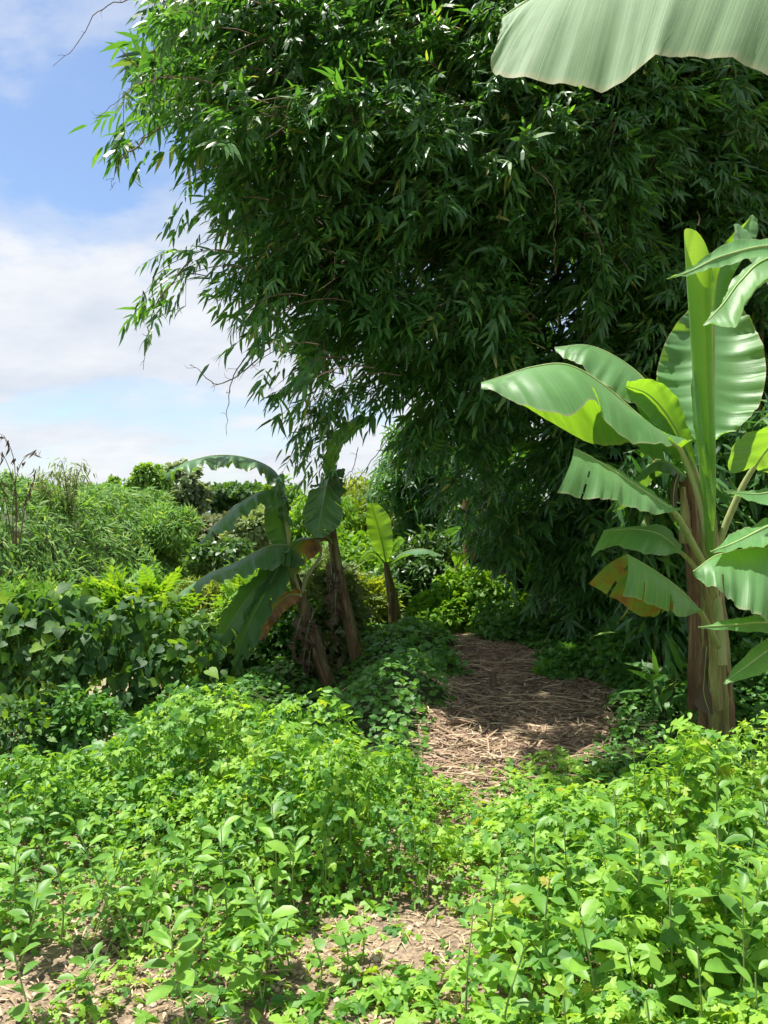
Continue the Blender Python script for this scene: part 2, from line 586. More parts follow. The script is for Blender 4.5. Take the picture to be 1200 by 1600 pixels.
def ground(x, y):
    x = np.asarray(x, float); y = np.asarray(y, float)
    e = np.interp(y, [0, 4, 5.5, 7, 9, 12, 16, 60], [-3.6, -2.5, -1.7, -1.3, -1.1, -1.2, -2.2, -3.0])
    z = -2.9 * sst(0, 2.3, e - x)
    far = sst(-6.9, -11.0, x) * 3.8
    z = z + far
    z = z + .30 * np.exp(-((x - .2) / .42) ** 2 - ((y - 6.6) / 1.0) ** 2)
    z = z + .36 * np.exp(-((x - .35) / .6) ** 2 - ((y - 8.9) / .8) ** 2)
    z = z - .42 * np.exp(-((x + .68) / .45) ** 2 - ((y - 8.1) / 1.4) ** 2)
    z = z + .10 * sst(2.0, 4.0, x) * sst(4, 7, y)
    z = z + .025 * wob(x, y, 2.2, 1) * (1 - sst(20, 40, np.abs(y)))
    return z * (1 - sst(55, 80, y)) * (1 - sst(40, 70, np.abs(x)))


def axis(lo, hi, step, far):
    a = np.arange(lo, hi + 1e-6, step)
    b, g = [], step
    v = hi
    while v < far:
        g *= 1.3
        v += g
        b.append(v)
    c, g = [], step
    v = lo
    while v > -far:
        g *= 1.3
        v -= g
        c.append(v)
    return np.array(c[::-1] + list(a) + b)


def sheet(name, xs, ys, fz, mat, keep=None):
    X, Y = np.meshgrid(xs, ys)
    Z = fz(X, Y)
    V = np.stack([X, Y, Z], -1).reshape(-1, 3)
    nx = len(xs)
    i, j = np.meshgrid(np.arange(nx - 1), np.arange(len(ys) - 1))
    q = (j * nx + i).ravel()
    if keep is not None:
        cxs = (X[:-1, :-1] + X[1:, 1:]) / 2
        cys = (Y[:-1, :-1] + Y[1:, 1:]) / 2
        q = q[keep(cxs, cys).ravel()]
    lo = np.stack([q, q + 1, q + nx + 1, q + nx], 1).ravel()
    a = Acc()
    a.add(V, lo, np.full(len(q), 4))
    return link(name, a.mesh(name, True), mat)


m, nt, out = new_mat('soil')
tcg = nt.nodes.new('ShaderNodeTexCoord')
na = nt.nodes.new('ShaderNodeTexNoise'); na.inputs['Scale'].default_value = 1.6; na.inputs['Detail'].default_value = 6
nb_ = nt.nodes.new('ShaderNodeTexNoise'); nb_.inputs['Scale'].default_value = 42; nb_.inputs['Detail'].default_value = 7; nb_.inputs['Roughness'].default_value = .7
vo = nt.nodes.new('ShaderNodeTexVoronoi'); vo.inputs['Scale'].default_value = 38
for n_ in (na, nb_, vo):
    nt.links.new(tcg.outputs['Object'], n_.inputs['Vector'])
ra = ramp(nt, [(.35, (.19, .14, .095)), (.65, (.36, .28, .195))]); nt.links.new(na.outputs[0], ra.inputs[0])
rb = ramp(nt, [(.3, (.45, .42, .4)), (.5, (.95, .95, .95)), (.7, (1.45, 1.4, 1.35))]); nt.links.new(nb_.outputs[0], rb.inputs[0])
sp_ = nt.nodes.new('ShaderNodeSeparateXYZ'); nt.links.new(tcg.outputs['Object'], sp_.inputs[0])
wild = math_n(nt, 'MAXIMUM', math_n(nt, 'GREATER_THAN', sp_.outputs[1], 4.9), math_n(nt, 'LESS_THAN', sp_.outputs[0], -6.0))
rg = ramp(nt, [(.35, (.035, .05, .02)), (.65, (.06, .085, .03))]); nt.links.new(na.outputs[0], rg.inputs[0])
pc = nt.nodes.new('ShaderNodeBsdfPrincipled')
nt.links.new(mixc(nt, 1.0, mixc(nt, wild, ra.outputs[0], rg.outputs[0]), rb.outputs[0], 'MULTIPLY'), pc.inputs['Base Color'])
pc.inputs['Roughness'].default_value = .95
pc.inputs['Specular IOR Level'].default_value = .1
bm_ = nt.nodes.new('ShaderNodeBump'); bm_.inputs['Strength'].default_value = .9; bm_.inputs['Distance'].default_value = .02
nt.links.new(math_n(nt, 'ADD', nb_.outputs[0], math_n(nt, 'MULTIPLY', vo.outputs['Distance'], .6)), bm_.inputs['Height'])
nt.links.new(bm_.outputs[0], pc.inputs['Normal'])
nt.links.new(pc.outputs[0], out.inputs['Surface'])
M['soil'] = m
M['path'] = solid_mat('path_soil', (.12, .08, .06), (.22, .15, .11), 14, .95, (1, 1, 1), .9, 8, .1, c3=(.34, .25, .19))

gr = sheet('ground', axis(-12, 8, .2, 3000), axis(-1, 18, .2, 3000), ground, M['soil'])
tag(gr, 'brown soil of the overgrown river bank', kind='structure')
pa = sheet('path', np.arange(-.4, 2.6, .05), np.arange(3.8, 11.4, .05), lambda x, y: ground(x, y) + .006, M['path'],
           lambda x, y: path_d(x, y) > -.12)
tag(pa, 'trodden path strewn with dry bamboo litter', kind='structure')

m, nt, out = new_mat('muddy_water')
p = nt.nodes.new('ShaderNodeBsdfPrincipled')
p.inputs['Base Color'].default_value = (.34, .27, .19, 1)
p.inputs['Roughness'].default_value = .16
nz = nt.nodes.new('ShaderNodeTexNoise'); nz.inputs['Scale'].default_value = 3; nz.inputs['Detail'].default_value = 4
tcw = nt.nodes.new('ShaderNodeTexCoord'); nt.links.new(tcw.outputs['Object'], nz.inputs['Vector'])
b = nt.nodes.new('ShaderNodeBump'); b.inputs['Strength'].default_value = .15; b.inputs['Distance'].default_value = .05
nt.links.new(nz.outputs[0], b.inputs['Height']); nt.links.new(b.outputs[0], p.inputs['Normal'])
nt.links.new(p.outputs[0], out.inputs['Surface'])
M['water'] = m
a = Acc()
a.add([(-9.2, -4, -2.42), (-2.6, -4, -2.42), (-2.6, 52, -2.42), (-9.2, 52, -2.42)], [0, 1, 2, 3], [4])
tag(a.build('river', M['water']), 'muddy brown river below the bank', kind='structure')


def rnd_dir(n, z=(-1, 1)):
    a_ = rng.uniform(0, 2 * np.pi, n)
    c = rng.uniform(z[0], z[1], n)
    s = np.sqrt(1 - c * c)
    return np.stack([np.cos(a_) * s, np.sin(a_) * s, c], 1)


# ------------------------------------------------------------------ bamboo
def inside(poly, x, y):
    x = np.asarray(x); y = np.asarray(y)
    r = np.zeros(x.shape, bool)
    for (x1, y1), (x2, y2) in zip(poly, poly[1:] + poly[:1]):
        c = ((y1 > y) != (y2 > y)) & (x < (x2 - x1) * (y - y1) / (y2 - y1 + 1e-9) + x1)
        r ^= c
    return r


CROWN = [(900, -620), (700, -350), (480, -150), (290, -60), (235, 10), (205, 200), (285, 290), (350, 335), (325, 400), (300, 440), (345, 490), (365, 550), (420, 600),
         (480, 640), (535, 635), (590, 675), (640, 740), (705, 815), (765, 875), (830, 945), (880, 985), (1000, 985), (1100, 960), (1420, 960), (1420, -620)]


def front_Y(px, py):
    roof = np.clip(230 - py, 0, 900) / 280 * np.clip((900 - px) / 300, .25, 1)
    return 6.15 + 1.7 * np.clip(px - 300, 0, 900) / 900 + 2.3 * (np.clip(py - 300, 0, 800) / 700) ** 1.4 + roof


def bough(tip, root, n, spread, Ls, acc_list, twig_acc, nl=8):
    """a drooping leafy branch from root to tip"""
    mid_ = (tip + root) / 2 + np.array([0, 0, .28 * np.linalg.norm(tip - root)])
    t = rng.uniform(.12, 1.0, n) ** .8
    P = ((1 - t) ** 2)[:, None] * root + (2 * t * (1 - t))[:, None] * mid_ + (t * t)[:, None] * tip
    tg = norm((2 * (1 - t))[:, None] * (mid_ - root) + (2 * t)[:, None] * (tip - mid_))
    lat = norm(np.cross(tg, [0, 0, 1.0]))
    off = rng.normal(0, 1, n) * spread * (1.15 - .75 * t)
    pos = P + lat * off[:, None] + np.stack([np.zeros(n), np.zeros(n), rng.normal(-.05, .13, n) - .25 * np.abs(off)], 1)
    sd = norm(tg * .75 + lat * np.sign(off)[:, None] * rng.uniform(.1, .8, n)[:, None] + np.array([0, 0, -1.0]) * rng.uniform(-.15, .55, n)[:, None] + rng.normal(0, .28, (n, 3)))
    sn = norm(np.array([0, 0, 1.0]) + rng.normal(0, .35, (n, 3)) + tg * .25)
    grow, tone = rng.uniform(.8, 1.2), rng.uniform(0, .29)
    side = norm(np.cross(sn, sd))
    for k in range(nl):
        sg = 1 if k % 2 else -1
        s = rng.uniform(.03, .05, n)[:, None] * k
        d = norm(sd * (.7 + .06 * k) + side * sg * (.85 - .07 * k) + np.array([0, 0, -.14]) + rng.normal(0, .18, (n, 3)))
        L = rng.uniform(.12, .235, n) * Ls * grow
        acc_list.append((pos + sd * s, d, norm(sn + rng.normal(0, .33, (n, 3))), L, L * rng.uniform(.15, .22, n), tone + .7 * rng.random(n)))
    q = np.linspace(0, 1, 6)[:, None]
    C = (1 - q) ** 2 * root + 2 * q * (1 - q) * mid_ + q * q * tip
    tube(twig_acc, C, np.linspace(.006, .002, 6), 4, cap=False)
    # fine twigs that carry the sprays
    for i in range(0, n, 11):
        tube(twig_acc, np.stack([P[i], pos[i], pos[i] + sd[i] * .3]), [.004, .003, .0015], 3, cap=False)


clump = empty('bamboo_clump', (3.0, 9.8, ground(3.0, 9.8)))
tag(clump, 'huge dark bamboo clump arching over the path', 'bamboo')
AX = np.array([3.2, 9.8])
leaves, tw = [], Acc()


def boughs(poly, spacing, dY, jit, n, spread, length, Ls, seed_drop=0.0):
    pts = []
    xs = [p[0] for p in poly]; ys = [p[1] for p in poly]
    for yy in np.arange(min(ys), max(ys), spacing * .86):
        for xx in np.arange(min(xs), max(xs), spacing):
            x = xx + rng.uniform(-.5, .5) * spacing; y = yy + rng.uniform(-.5, .5) * spacing
            if inside(poly, np.array(x), np.array(y)) and rng.random() > seed_drop:
                pts.append((x, y))
    for (x, y) in pts:
        Y = float(front_Y(x, y)) + dY + rng.uniform(0, jit)
        tip = at(x + 10, y - 34 - 36 * min(max((y - 250) / 200, 0), 1) * min(max((620 - x) / 120, -.6), 1), Y)
        o = np.array([tip[0] - AX[0], tip[1] - AX[1]])
        o = o / max(np.linalg.norm(o), .01)
        ln = length * rng.uniform(.75, 1.25)
        root = tip - np.array([o[0], o[1], 0]) * ln + np.array([rng.normal(0, .2), rng.normal(0, .2), .10 * ln + rng.uniform(-.1, .35)])
        bough(tip, root, n, spread, Ls, leaves, tw)


boughs(CROWN, 80, 0.0, .7, 52, .20, 1.25, 1.0)
boughs(CROWN, 105, 1.0, .8, 34, .26, 1.3, 1.2)
boughs(CROWN, 112, 2.0, .9, 29, .38, 1.4, 1.6)
boughs([(740, 800), (1060, 800), (1060, 1010), (850, 1010)], 58, .3, 1.2, 30, .24, 1.0, 1.1)
boughs(CROWN, 136, 3.2, 1.0, 30, .45, 1.5, 1.95)
boughs([(480, 300), (760, 300), (800, 600), (560, 620)], 88, 1.6, .8, 30, .32, 1.3, 1.4)
boughs([(350, 400), (580, 400), (590, 640), (500, 650), (430, 600), (375, 540)], 70, .2, .8, 40, .19, 1.0, .92)
boughs([(260, 20), (420, 0), (480, 330), (370, 340), (260, 250)], 85, .5, .7, 36, .2, 1.0, .95)
# unseen boughs added above the picture's upper edge to shade the path
for k in range(9):
    tip = np.array([rng.uniform(-.6, .9), rng.uniform(4.9, 6.6), rng.uniform(6.2, 8.2)])
    root = tip + np.array([.9, .9, .25]) * rng.uniform(.8, 1.3)
    bough(tip, root, 40, .28, 1.2, leaves, tw)
# single sprays that break the outline
EDGE = [(185, 205), (195, 150), (225, 80), (215, 40), (240, 430), (225, 455), (250, 470), (205, 230), (270, 300), (300, 340), (285, 395), (395, 570), (430, 600), (450, 620), (425, 630), (470, 650), (370, 500), (385, 530), (260, 20), (250, -20)]
for (x, y) in EDGE:
    Y = 6.4 + rng.uniform(-.1, .5)
    tip = at(x + rng.uniform(-8, 8), y + rng.uniform(-8, 8), Y)
    root = tip + np.array([.75, .35, .35]) * rng.uniform(.7, 1.2)
    bough(tip, root, 7, .06, .95, leaves, tw)
# hanging sprays in front of the banana plants
for (x, y, Y) in [(480, 640, 7.6), (505, 655, 7.6), (460, 670, 7.7), (490, 700, 7.6)]:
    tip = at(x, y + 25, Y); root = at(x + 60, y - 90, Y + .3)
    bough(tip, root, 16, .12, .95, leaves, tw)

pos = np.concatenate([l[0] for l in leaves]); dd = np.concatenate([l[1] for l in leaves]); nn = np.concatenate([l[2] for l in leaves])
LL = np.concatenate([l[3] for l in leaves]); WW = np.concatenate([l[4] for l in leaves])
ok = pos[:, 2] > ground(pos[:, 0], pos[:, 1]) + .1
# leaves removed along the sun's direction to light path, mound, bananas and bushes
for g0, gr_ in (((1.30, 11.2, .6), .75), ((.75, 10.9, .5), .6), ((-.1, 10.95, 1.8), .5), ((2.3, 5.4, 2.6), 1.0), ((1.5, 5.1, 2.3), .85), ((2.6, 4.6, 2.6), 1.0), ((1.2, 4.9, 2.2), .5), ((1.45, 6.9, 0), .10), ((1.2, 5.9, 0), .12), ((.8, 5.2, 0), .16), ((1.9, 7.9, .3), .14), ((.1, 6.2, .4), .2), ((.25, 5.8, .3), .2), ((.35, 6.8, .4), .2)):
    v = pos + dd * (LL * .5)[:, None] - np.array(g0)
    t_ = v @ np.array(SUN)
    ok &= ~((np.linalg.norm(v - t_[:, None] * np.array(SUN), axis=1) < gr_) & (t_ > 1.0))
pos, dd, nn, LL, WW = pos[ok], dd[ok], nn[ok], LL[ok], WW[ok]
RR = np.concatenate([l[5] for l in leaves])[ok]
# the 300 leaves that show largest become parts of their own
pxs = 600 + F * pos[:, 0] / pos[:, 1]; pys = 800 - F * (pos[:, 2] - CAM_H) / pos[:, 1]
inview = (pxs > 0) & (pxs < 1200) & (pys > 0) & (pys < 1000)
score = np.where(inview, LL / pos[:, 1] * (1 - .3 * rng.random(len(pos))), 0)
big = np.argsort(-score)[:290]
mask = np.ones(len(pos), bool); mask[big] = False
a = Acc(); scatter(a, TM_BAMBOO, pos[mask], dd[mask], nn[mask], LL[mask], WW[mask], RR[mask])
tag(a.build('foliage', M['bamboo'], clump), kind='stuff')
tag(tw.build('twigs', M['twig'], clump), kind='stuff')
_cache = {}


def leaf_obj(name, tm, key, mat, parent, pos, d, n, L, W):
    """one leaf as an object that shares its mesh with its likes"""
    if key not in _cache:
        a_ = Acc()
        a_.add(tm[0], tm[1], tm[2], rnd=0.0)
        _cache[key] = a_.mesh(key, True)
        _cache[key].materials.append(mat)
    o = bpy.data.objects.new(name, _cache[key])
    d = norm(d); s = norm(np.cross(n, d)); n2 = np.cross(d, s)
    Mx = np.eye(4)
    Mx[:3, 0] = d * L; Mx[:3, 1] = s * W; Mx[:3, 2] = n2 * L
    Mx[:3, 3] = pos - origin(parent)
    COL.objects.link(o)
    o.parent = parent
    o.matrix_basis = Matrix(Mx.tolist())
    return o


for i in big:
    leaf_obj('leaf', TM_BAMBOO, 'bamboo_leaf_blade', M['bamboo'], clump, pos[i], dd[i], nn[i], LL[i], WW[i])
for k in range(16):
    bx, by = 3.5 + rng.uniform(-.7, .7), 10.9 + rng.normal(0, .3)
    ang = rng.uniform(2.4, 5.2)
    ex = rng.uniform(1.0, 4.2)
    tip = np.array([bx + math.cos(ang) * ex, by + math.sin(ang) * ex * .8, rng.uniform(7, 9.5)])
    C = spline([(bx, by, ground(bx, by) - .1), (bx + math.cos(ang) * .15, by + math.sin(ang) * .1, 2.5), ((bx + tip[0]) / 2 - .2 * math.cos(ang), (by + tip[1]) / 2, 6.2), tuple(tip)], 26)
    a = Acc(); r = np.linspace(.045, .012, 26); r[::2] *= 1.08
    tube(a, C, r, 8); a.build('culm', M['culm'], clump, True)
for (px, Y, lean) in [(1178, 9.2, .02), (1150, 9.6, -.1)]:
    b0 = at(px, 1000, Y)
    C = spline([(b0[0], Y, ground(b0[0], Y) - .1), (b0[0] + lean, Y - .1, 3.5), (b0[0] + lean * 2.5, Y - .6, 7.5)], 24)
    a = Acc(); r = np.linspace(.05, .02, 24); r[::2] *= 1.07
    tube(a, C, r, 8); a.build('culm', M['culm'], clump, True)


def bare_twig(parent, pts, r0=.007, side=7):
    a_ = Acc()
    C = spline([at(*p_) for p_ in pts], 22)
    C += rng.normal(0, .006, C.shape)
    tube(a_, C, np.linspace(r0, .0018, 22), 4)
    for k in rng.integers(3, 21, side):
        v = norm(rng.normal(0, 1, 3) + np.array([-.4, 0, -.5])) * rng.uniform(.04, .13)
        tube(a_, np.stack([C[k], C[k] + v * .6 + rng.normal(0, .01, 3), C[k] + v]), [.0025, .002, .001], 3)
    return a_.build('bare_twig', M['twig'], parent)


for pts in ([(330, -40, 6.6), (200, -2, 6.4), (150, 22, 6.4), (115, 75, 6.4), (82, 103, 6.4)],
            [(420, 160, 6.6), (300, 122, 6.4), (235, 125, 6.4), (180, 160, 6.4), (148, 190, 6.4)],
            [(300, 405, 6.4), (255, 460, 6.4), (235, 500, 6.35), (230, 540, 6.35), (222, 577, 6.35)],
            [(250, 200, 6.5), (200, 240, 6.4), (182, 265, 6.4), (174, 298, 6.4)],
            [(430, 530, 6.9), (385, 555, 6.8), (362, 600, 6.8), (356, 640, 6.8), (354, 680, 6.8)],
            [(215, 105, 6.5), (200, 90, 6.4), (190, 76, 6.4)],
            [(420, 545, 6.9), (375, 585, 6.8), (338, 600, 6.8), (312, 580, 6.8), (298, 570, 6.8)]):
    bare_twig(clump, pts)
for pts in ([(830, 260, 7.0), (866, 300, 6.9), (866, 380, 6.9), (868, 430, 6.9)], [(900, 315, 7.2), (925, 345, 7.1), (940, 380, 7.1), (945, 408, 7.1)],
            [(640, 640, 7.9), (580, 720, 8.0), (540, 770, 8.0), (480, 800, 8.1)], [(560, 700, 8.0), (545, 740, 8.0), (490, 770, 8.0)]):
    bare_twig(clump, pts, .005, 8)


# ------------------------------------------------------------------ banana plants
def banana_leaf(parent, mid, ea, eb, mat, age=(0, 0), ripple=.012, tears=0, n=64, m=8, bulge=.02, rib_r=.011, tip_age=0.0, fade=0.0, petiole=None, name='leaf', rib=True):
    """blade lofted between its midrib and its two edges; rib and stalk are its sub-parts"""
    def c3(l, ref=None):
        return [at(*q) for q in l]
    Cm, Ca, Cb = spline(c3(mid), n), spline(c3(ea), n), spline(c3(eb), n)
    ln = np.concatenate([[0], np.cumsum(np.linalg.norm(np.diff(Cm, axis=0), axis=1))])
    V, U, AL, AG = [], [], [], []
    ph = rng.uniform(0, 6.28, 4)
    gaps = {}
    for side, (E, ag) in enumerate(((Ca, age[0]), (Cb, age[1]))):
        tg = norm(np.gradient(Cm, axis=0))
        nr = norm(np.cross(tg, E - Cm)) * (1 if side == 0 else -1)
        for i in range(n):
            w = np.linalg.norm(E[i] - Cm[i])
            for j in range(m):
                u = j / (m - 1)
                rip = ripple * u ** 1.2 * (math.sin(ln[i] * 21 + ph[0] + side) + .6 * math.sin(ln[i] * 47 + ph[1] + 2 * side) + .4 * math.sin(ln[i] * 9 + ph[2] + side * 2) + .3 * math.sin(ln[i] * 83 + ph[3]) + .22 * rng.normal())
                v = Cm[i] * (1 - u) + E[i] * u + nr[i] * (bulge * math.sin(math.pi * u) * w / .25 + rip)
                V.append(v); U.append(u); AL.append(ln[i])
                AG.append(ag * (1 - fade * min(1, max(0, i / n - .12) / .38)) + tip_age * max(0, (i / n - .6) / .4))
    lo = []
    for side in (0, 1):
        torn = sorted(rng.integers(4, n - 4, tears)) if tears else []
        o = side * n * m
        for i in range(n - 1):
            for j in range(m - 1):
                if i in torn and j >= rng.integers(2, 6):
                    continue
                q = [o + i * m + j, o + (i + 1) * m + j, o + (i + 1) * m + j + 1, o + i * m + j + 1]
                lo += q if side == 0 else q[::-1]
    a_ = Acc()
    a_.add(np.array(V), lo, [4] * (len(lo) // 4), across=np.array(U), along=np.array(AL) + ph[3], age=np.array(AG))
    lf = a_.build(name, mat, parent, True)
    if rib:
        a_ = Acc()
        tube(a_, Cm, np.linspace(rib_r, .0025, n), 6)
        a_.build('midrib', M['rib'], lf, True)
    if petiole:
        pts = c3(petiole) + [Cm[0], Cm[3]]
        C = spline(pts, 18)
        a_ = Acc()
        tube(a_, C, np.linspace(rib_r * 2.3, rib_r * 1.05, 18), 8)
        a_.build('petiole', M['petiole'], lf, True)
    return lf


def yset(l, Y):
    return [(q[0], q[1], Y + i * (-.03)) if len(q) == 2 else q for i, q in enumerate(l)]


def trunk(parent, pts, radii, mat, name='pseudostem', seg=14, n=30):
    C = spline([at(*q) for q in pts], n)
    R = np.interp(np.linspace(0, 1, n), np.linspace(0, 1, len(radii)), radii)
    a_ = Acc()
    tube(a_, C, R, seg, wob=.035)
    return a_.build(name, mat, parent, True)


def sheath(parent, pts, w, mat, name='leaf_sheath'):
    """a strip of old leaf base wrapped on the stem"""
    C = spline([at(*q) for q in pts], 16)
    a_ = Acc()
    V, lo = [], []
    for i, c in enumerate(C):
        t = i / 15
        ww = w * (1 - .7 * t)
        for j in range(5):
            s = j / 4 - .5
            V.append(c + np.array([s * 2 * ww, (abs(s) ** 2) * 2.4 * ww, 0]) + rng.normal(0, .003, 3))
    for i in range(15):
        for j in range(4):
            lo += [i * 5 + j, i * 5 + j + 1, (i + 1) * 5 + j + 1, (i + 1) * 5 + j]
    a_.add(np.array(V), lo, [4] * (len(lo) // 4))
    return a_.build(name, mat, parent, True)


# --- the tall plant on the right
bp = empty('banana_plant', (at(1125, 1180, 5.4)[0], 5.4, 0.0))
tag(bp, 'tall sunlit banana plant with rolled new leaf, right of the path', 'banana plant')
MB = M['banana']
trunk(bp, [(1128, 1190, 5.4), (1122, 1100, 5.4), (1118, 1010, 5.4), (1112, 920, 5.4), (1108, 850, 5.4), (1106, 780, 5.4)], [.105, .102, .092, .082, .066, .045], M['stem'])
sheath(bp, [(1102, 1175, 5.30), (1100, 1120, 5.29), (1102, 1050, 5.30), (1106, 960, 5.31)], .045, M['stem_dry'])
sheath(bp, [(1144, 1180, 5.30), (1144, 1120, 5.30), (1138, 1060, 5.31), (1128, 1010, 5.32)], .04, M['stem_dry'])
sheath(bp, [(1122, 1110, 5.24), (1120, 1050, 5.26), (1112, 970, 5.29), (1100, 900, 5.32)], .055, M['stem'])
sheath(bp, [(1128, 1040, 5.26), (1126, 980, 5.29), (1118, 900, 5.32), (1112, 850, 5.34)], .05, M['petiole'])
# dead hanging sheath
banana_leaf(bp, [(1104, 1010, 5.24), (1100, 1060, 5.22), (1100, 1085, 5.21), (1108, 1112, 5.2)], [(1100, 1010, 5.23), (1094, 1060, 5.2), (1086, 1100, 5.19), (1105, 1116, 5.19)],
            [(1108, 1010, 5.24), (1104, 1060, 5.21), (1112, 1090, 5.2), (1114, 1118, 5.2)], MB, (1, 1), .006, 0, 24, 5, .01, .004, name='dead_sheath')
# big left leaf
banana_leaf(bp, [(1062, 702, 5.35), (1000, 652, 5.3), (940, 600, 5.25), (885, 570, 5.2), (830, 574, 5.15), (785, 588, 5.1), (752, 598, 5.05)],
            [(1085, 684, 5.2), (1038, 696, 5.02), (968, 680, 4.92), (928, 628, 4.97), (885, 650, 4.82), (818, 630, 4.85), (752, 608, 5.0)],
            [(1078, 712, 5.5), (1030, 720, 5.62), (985, 694, 5.68), (935, 696, 5.62), (875, 668, 5.55), (812, 630, 5.4), (755, 604, 5.1)],
            MB, ripple=.012, tears=2, petiole=[(1110, 880, 5.38), (1100, 810, 5.36), (1083, 750, 5.36)], rib_r=.014)
banana_leaf(bp, [(1062, 690, 5.6), (1020, 610, 5.75), (975, 566, 5.85), (920, 540, 5.9), (866, 543, 5.95)],
            [(1058, 700, 5.5), (1000, 640, 5.5), (950, 606, 5.5), (905, 572, 5.6), (868, 550, 5.9)],
            [(1068, 695, 5.8), (1030, 640, 6.1), (980, 600, 6.2), (920, 570, 6.2), (868, 548, 6.0)], MB, ripple=.01, petiole=[(1110, 860, 5.42), (1095, 770, 5.5)])
banana_leaf(bp, [(1085, 730, 5.5), (1050, 660, 5.55), (1015, 618, 5.55), (978, 603, 5.5)], [(1088, 720, 5.4), (1066, 640, 5.4), (1032, 596, 5.4), (980, 596, 5.45)],
            [(1078, 740, 5.7), (1035, 690, 5.75), (1000, 645, 5.7), (976, 608, 5.6)], MB, ripple=.008, petiole=[(1110, 850, 5.42), (1102, 790, 5.45)])
# upright open leaf behind the rolled one
banana_leaf(bp, [(1108, 700, 5.5), (1108, 640, 5.66), (1107, 580, 5.84), (1109, 520, 6.02), (1113, 462, 6.15)],
            [(1090, 693, 5.52), (1032, 632, 5.70), (1026, 585, 5.88), (1046, 522, 6.05), (1092, 466, 6.15)],
            [(1118, 688, 5.48), (1176, 648, 5.52), (1197, 580, 5.66), (1180, 510, 5.88), (1138, 460, 6.1)], MB, ripple=.022, bulge=-.03, petiole=[(1112, 870, 5.44), (1110, 780, 5.46)])
# rolled new leaf: a slit tube cut aslant
a = Acc()
C = spline([at(1110, 880, 5.36), at(1106, 760, 5.33), at(1100, 640, 5.28), at(1095, 520, 5.2), at(1091, 430, 5.1), at(1089, 350, 4.97)], 44)
R = np.interp(np.linspace(0, 1, 44), [0, .2, .4, .7, 1], [.03, .05, .066, .076, .086])
V, lo, U, AL = [], [], [], []
S = 26
for i in range(44):
    for j in range(S):
        an = -1.45 + 2 * math.pi * (j / (S - 1)) * 1.06
        rr = R[i] * (1 - .10 * j / S)
        cut = .5 + .5 * math.cos(an + math.pi / 2 - .25)          # 1 at the front
        k = i * (1 - .26 * cut ** 1.3)
        f = int(min(k, 42)); tt = k - f
        c = C[f] * (1 - tt) + C[f + 1] * tt
        V.append(c + np.array([math.cos(an) * rr, math.sin(an) * rr, 0])); U.append(.1); AL.append(i * .045 + j * .012)
for i in range(43):
    for j in range(S - 1):
        lo += [i * S + j, i * S + j + 1, (i + 1) * S + j + 1, (i + 1) * S + j]
a.add(np.array(V), lo, [4] * (len(lo) // 4), across=np.array(U), along=np.array(AL), age=0.0)
lf = a.build('rolled_leaf', M['banana_new'], bp, True)
a = Acc(); tube(a, spline([at(1091, 352, 4.97), at(1093, 340, 4.96), at(1089, 330, 4.96)], 8), np.linspace(.006, .002, 8), 5); a.build('tip', M['twig'], lf)
banana_leaf(bp, [(1108, 760, 5.26), (1094, 690, 5.2), (1086, 620, 5.18), (1084, 580, 5.18)], [(1110, 765, 5.25), (1100, 690, 5.18), (1094, 620, 5.17), (1085, 580, 5.18)],
            [(1106, 765, 5.27), (1088, 690, 5.24), (1080, 620, 5.22), (1083, 580, 5.19)], MB, ripple=.003, n=24, m=4, rib=False, name='leaf')
banana_leaf(bp, [(1114, 830, 5.28), (1112, 780, 5.25), (1108, 730, 5.24), (1104, 690, 5.24)], [(1116, 830, 5.28), (1118, 780, 5.24), (1112, 730, 5.23), (1104, 690, 5.24)],
            [(1112, 830, 5.28), (1104, 780, 5.27), (1102, 730, 5.25), (1103, 690, 5.24)], MB, ripple=.003, n=24, m=4, rib=False, name='leaf')
# middle left leaf with a broken end
banana_leaf(bp, [(1050, 797, 5.1), (1010, 770, 5.0), (965, 740, 4.95), (930, 718, 4.9), (897, 700, 4.85)],
            [(1064, 797, 5.02), (1012, 803, 4.8), (968, 784, 4.7), (925, 779, 4.65), (870, 770, 4.6)],
            [(1046, 790, 5.25), (1010, 768, 5.3), (972, 748, 5.3), (935, 734, 5.25), (900, 716, 5.1)], MB, ripple=.012, tears=1, petiole=[(1108, 900, 5.36), (1082, 850, 5.25), (1062, 812, 5.14)], rib_r=.013)
banana_leaf(bp, [(1062, 862, 5.3), (1030, 835, 5.25), (990, 827, 5.2), (943, 830, 5.15)], [(1068, 864, 5.2), (1032, 866, 5.0), (995, 864, 4.95), (962, 852, 5.0), (923, 870, 4.95)],
            [(1062, 852, 5.5), (1040, 826, 5.6), (1000, 832, 5.6), (946, 834, 5.4)], MB, ripple=.01, petiole=[(1108, 930, 5.38), (1085, 885, 5.34)])
banana_leaf(bp, [(1096, 958, 5.1), (1060, 920, 5.0), (1020, 890, 4.95), (980, 866, 4.9)], [(1100, 952, 5.0), (1062, 964, 4.8), (1026, 946, 4.75), (974, 931, 4.7)],
            [(1094, 962, 5.3), (1050, 955, 5.42), (1000, 960, 5.42), (920, 912, 5.35)], MB, (0, .40), ripple=.01, tears=3, petiole=[(1122, 1010, 5.3), (1110, 985, 5.2)])
banana_leaf(bp, [(1178, 730, 5.3), (1200, 700, 5.25), (1245, 655, 5.2), (1290, 630, 5.1)], [(1172, 728, 5.28), (1142, 738, 5.1), (1146, 695, 5.0), (1195, 668, 4.95), (1290, 625, 5.05)],
            [(1184, 735, 5.35), (1225, 740, 5.5), (1275, 705, 5.6), (1292, 635, 5.2)], MB, ripple=.008, petiole=[(1114, 880, 5.42), (1130, 830, 5.4), (1158, 765, 5.35)], rib_r=.014)

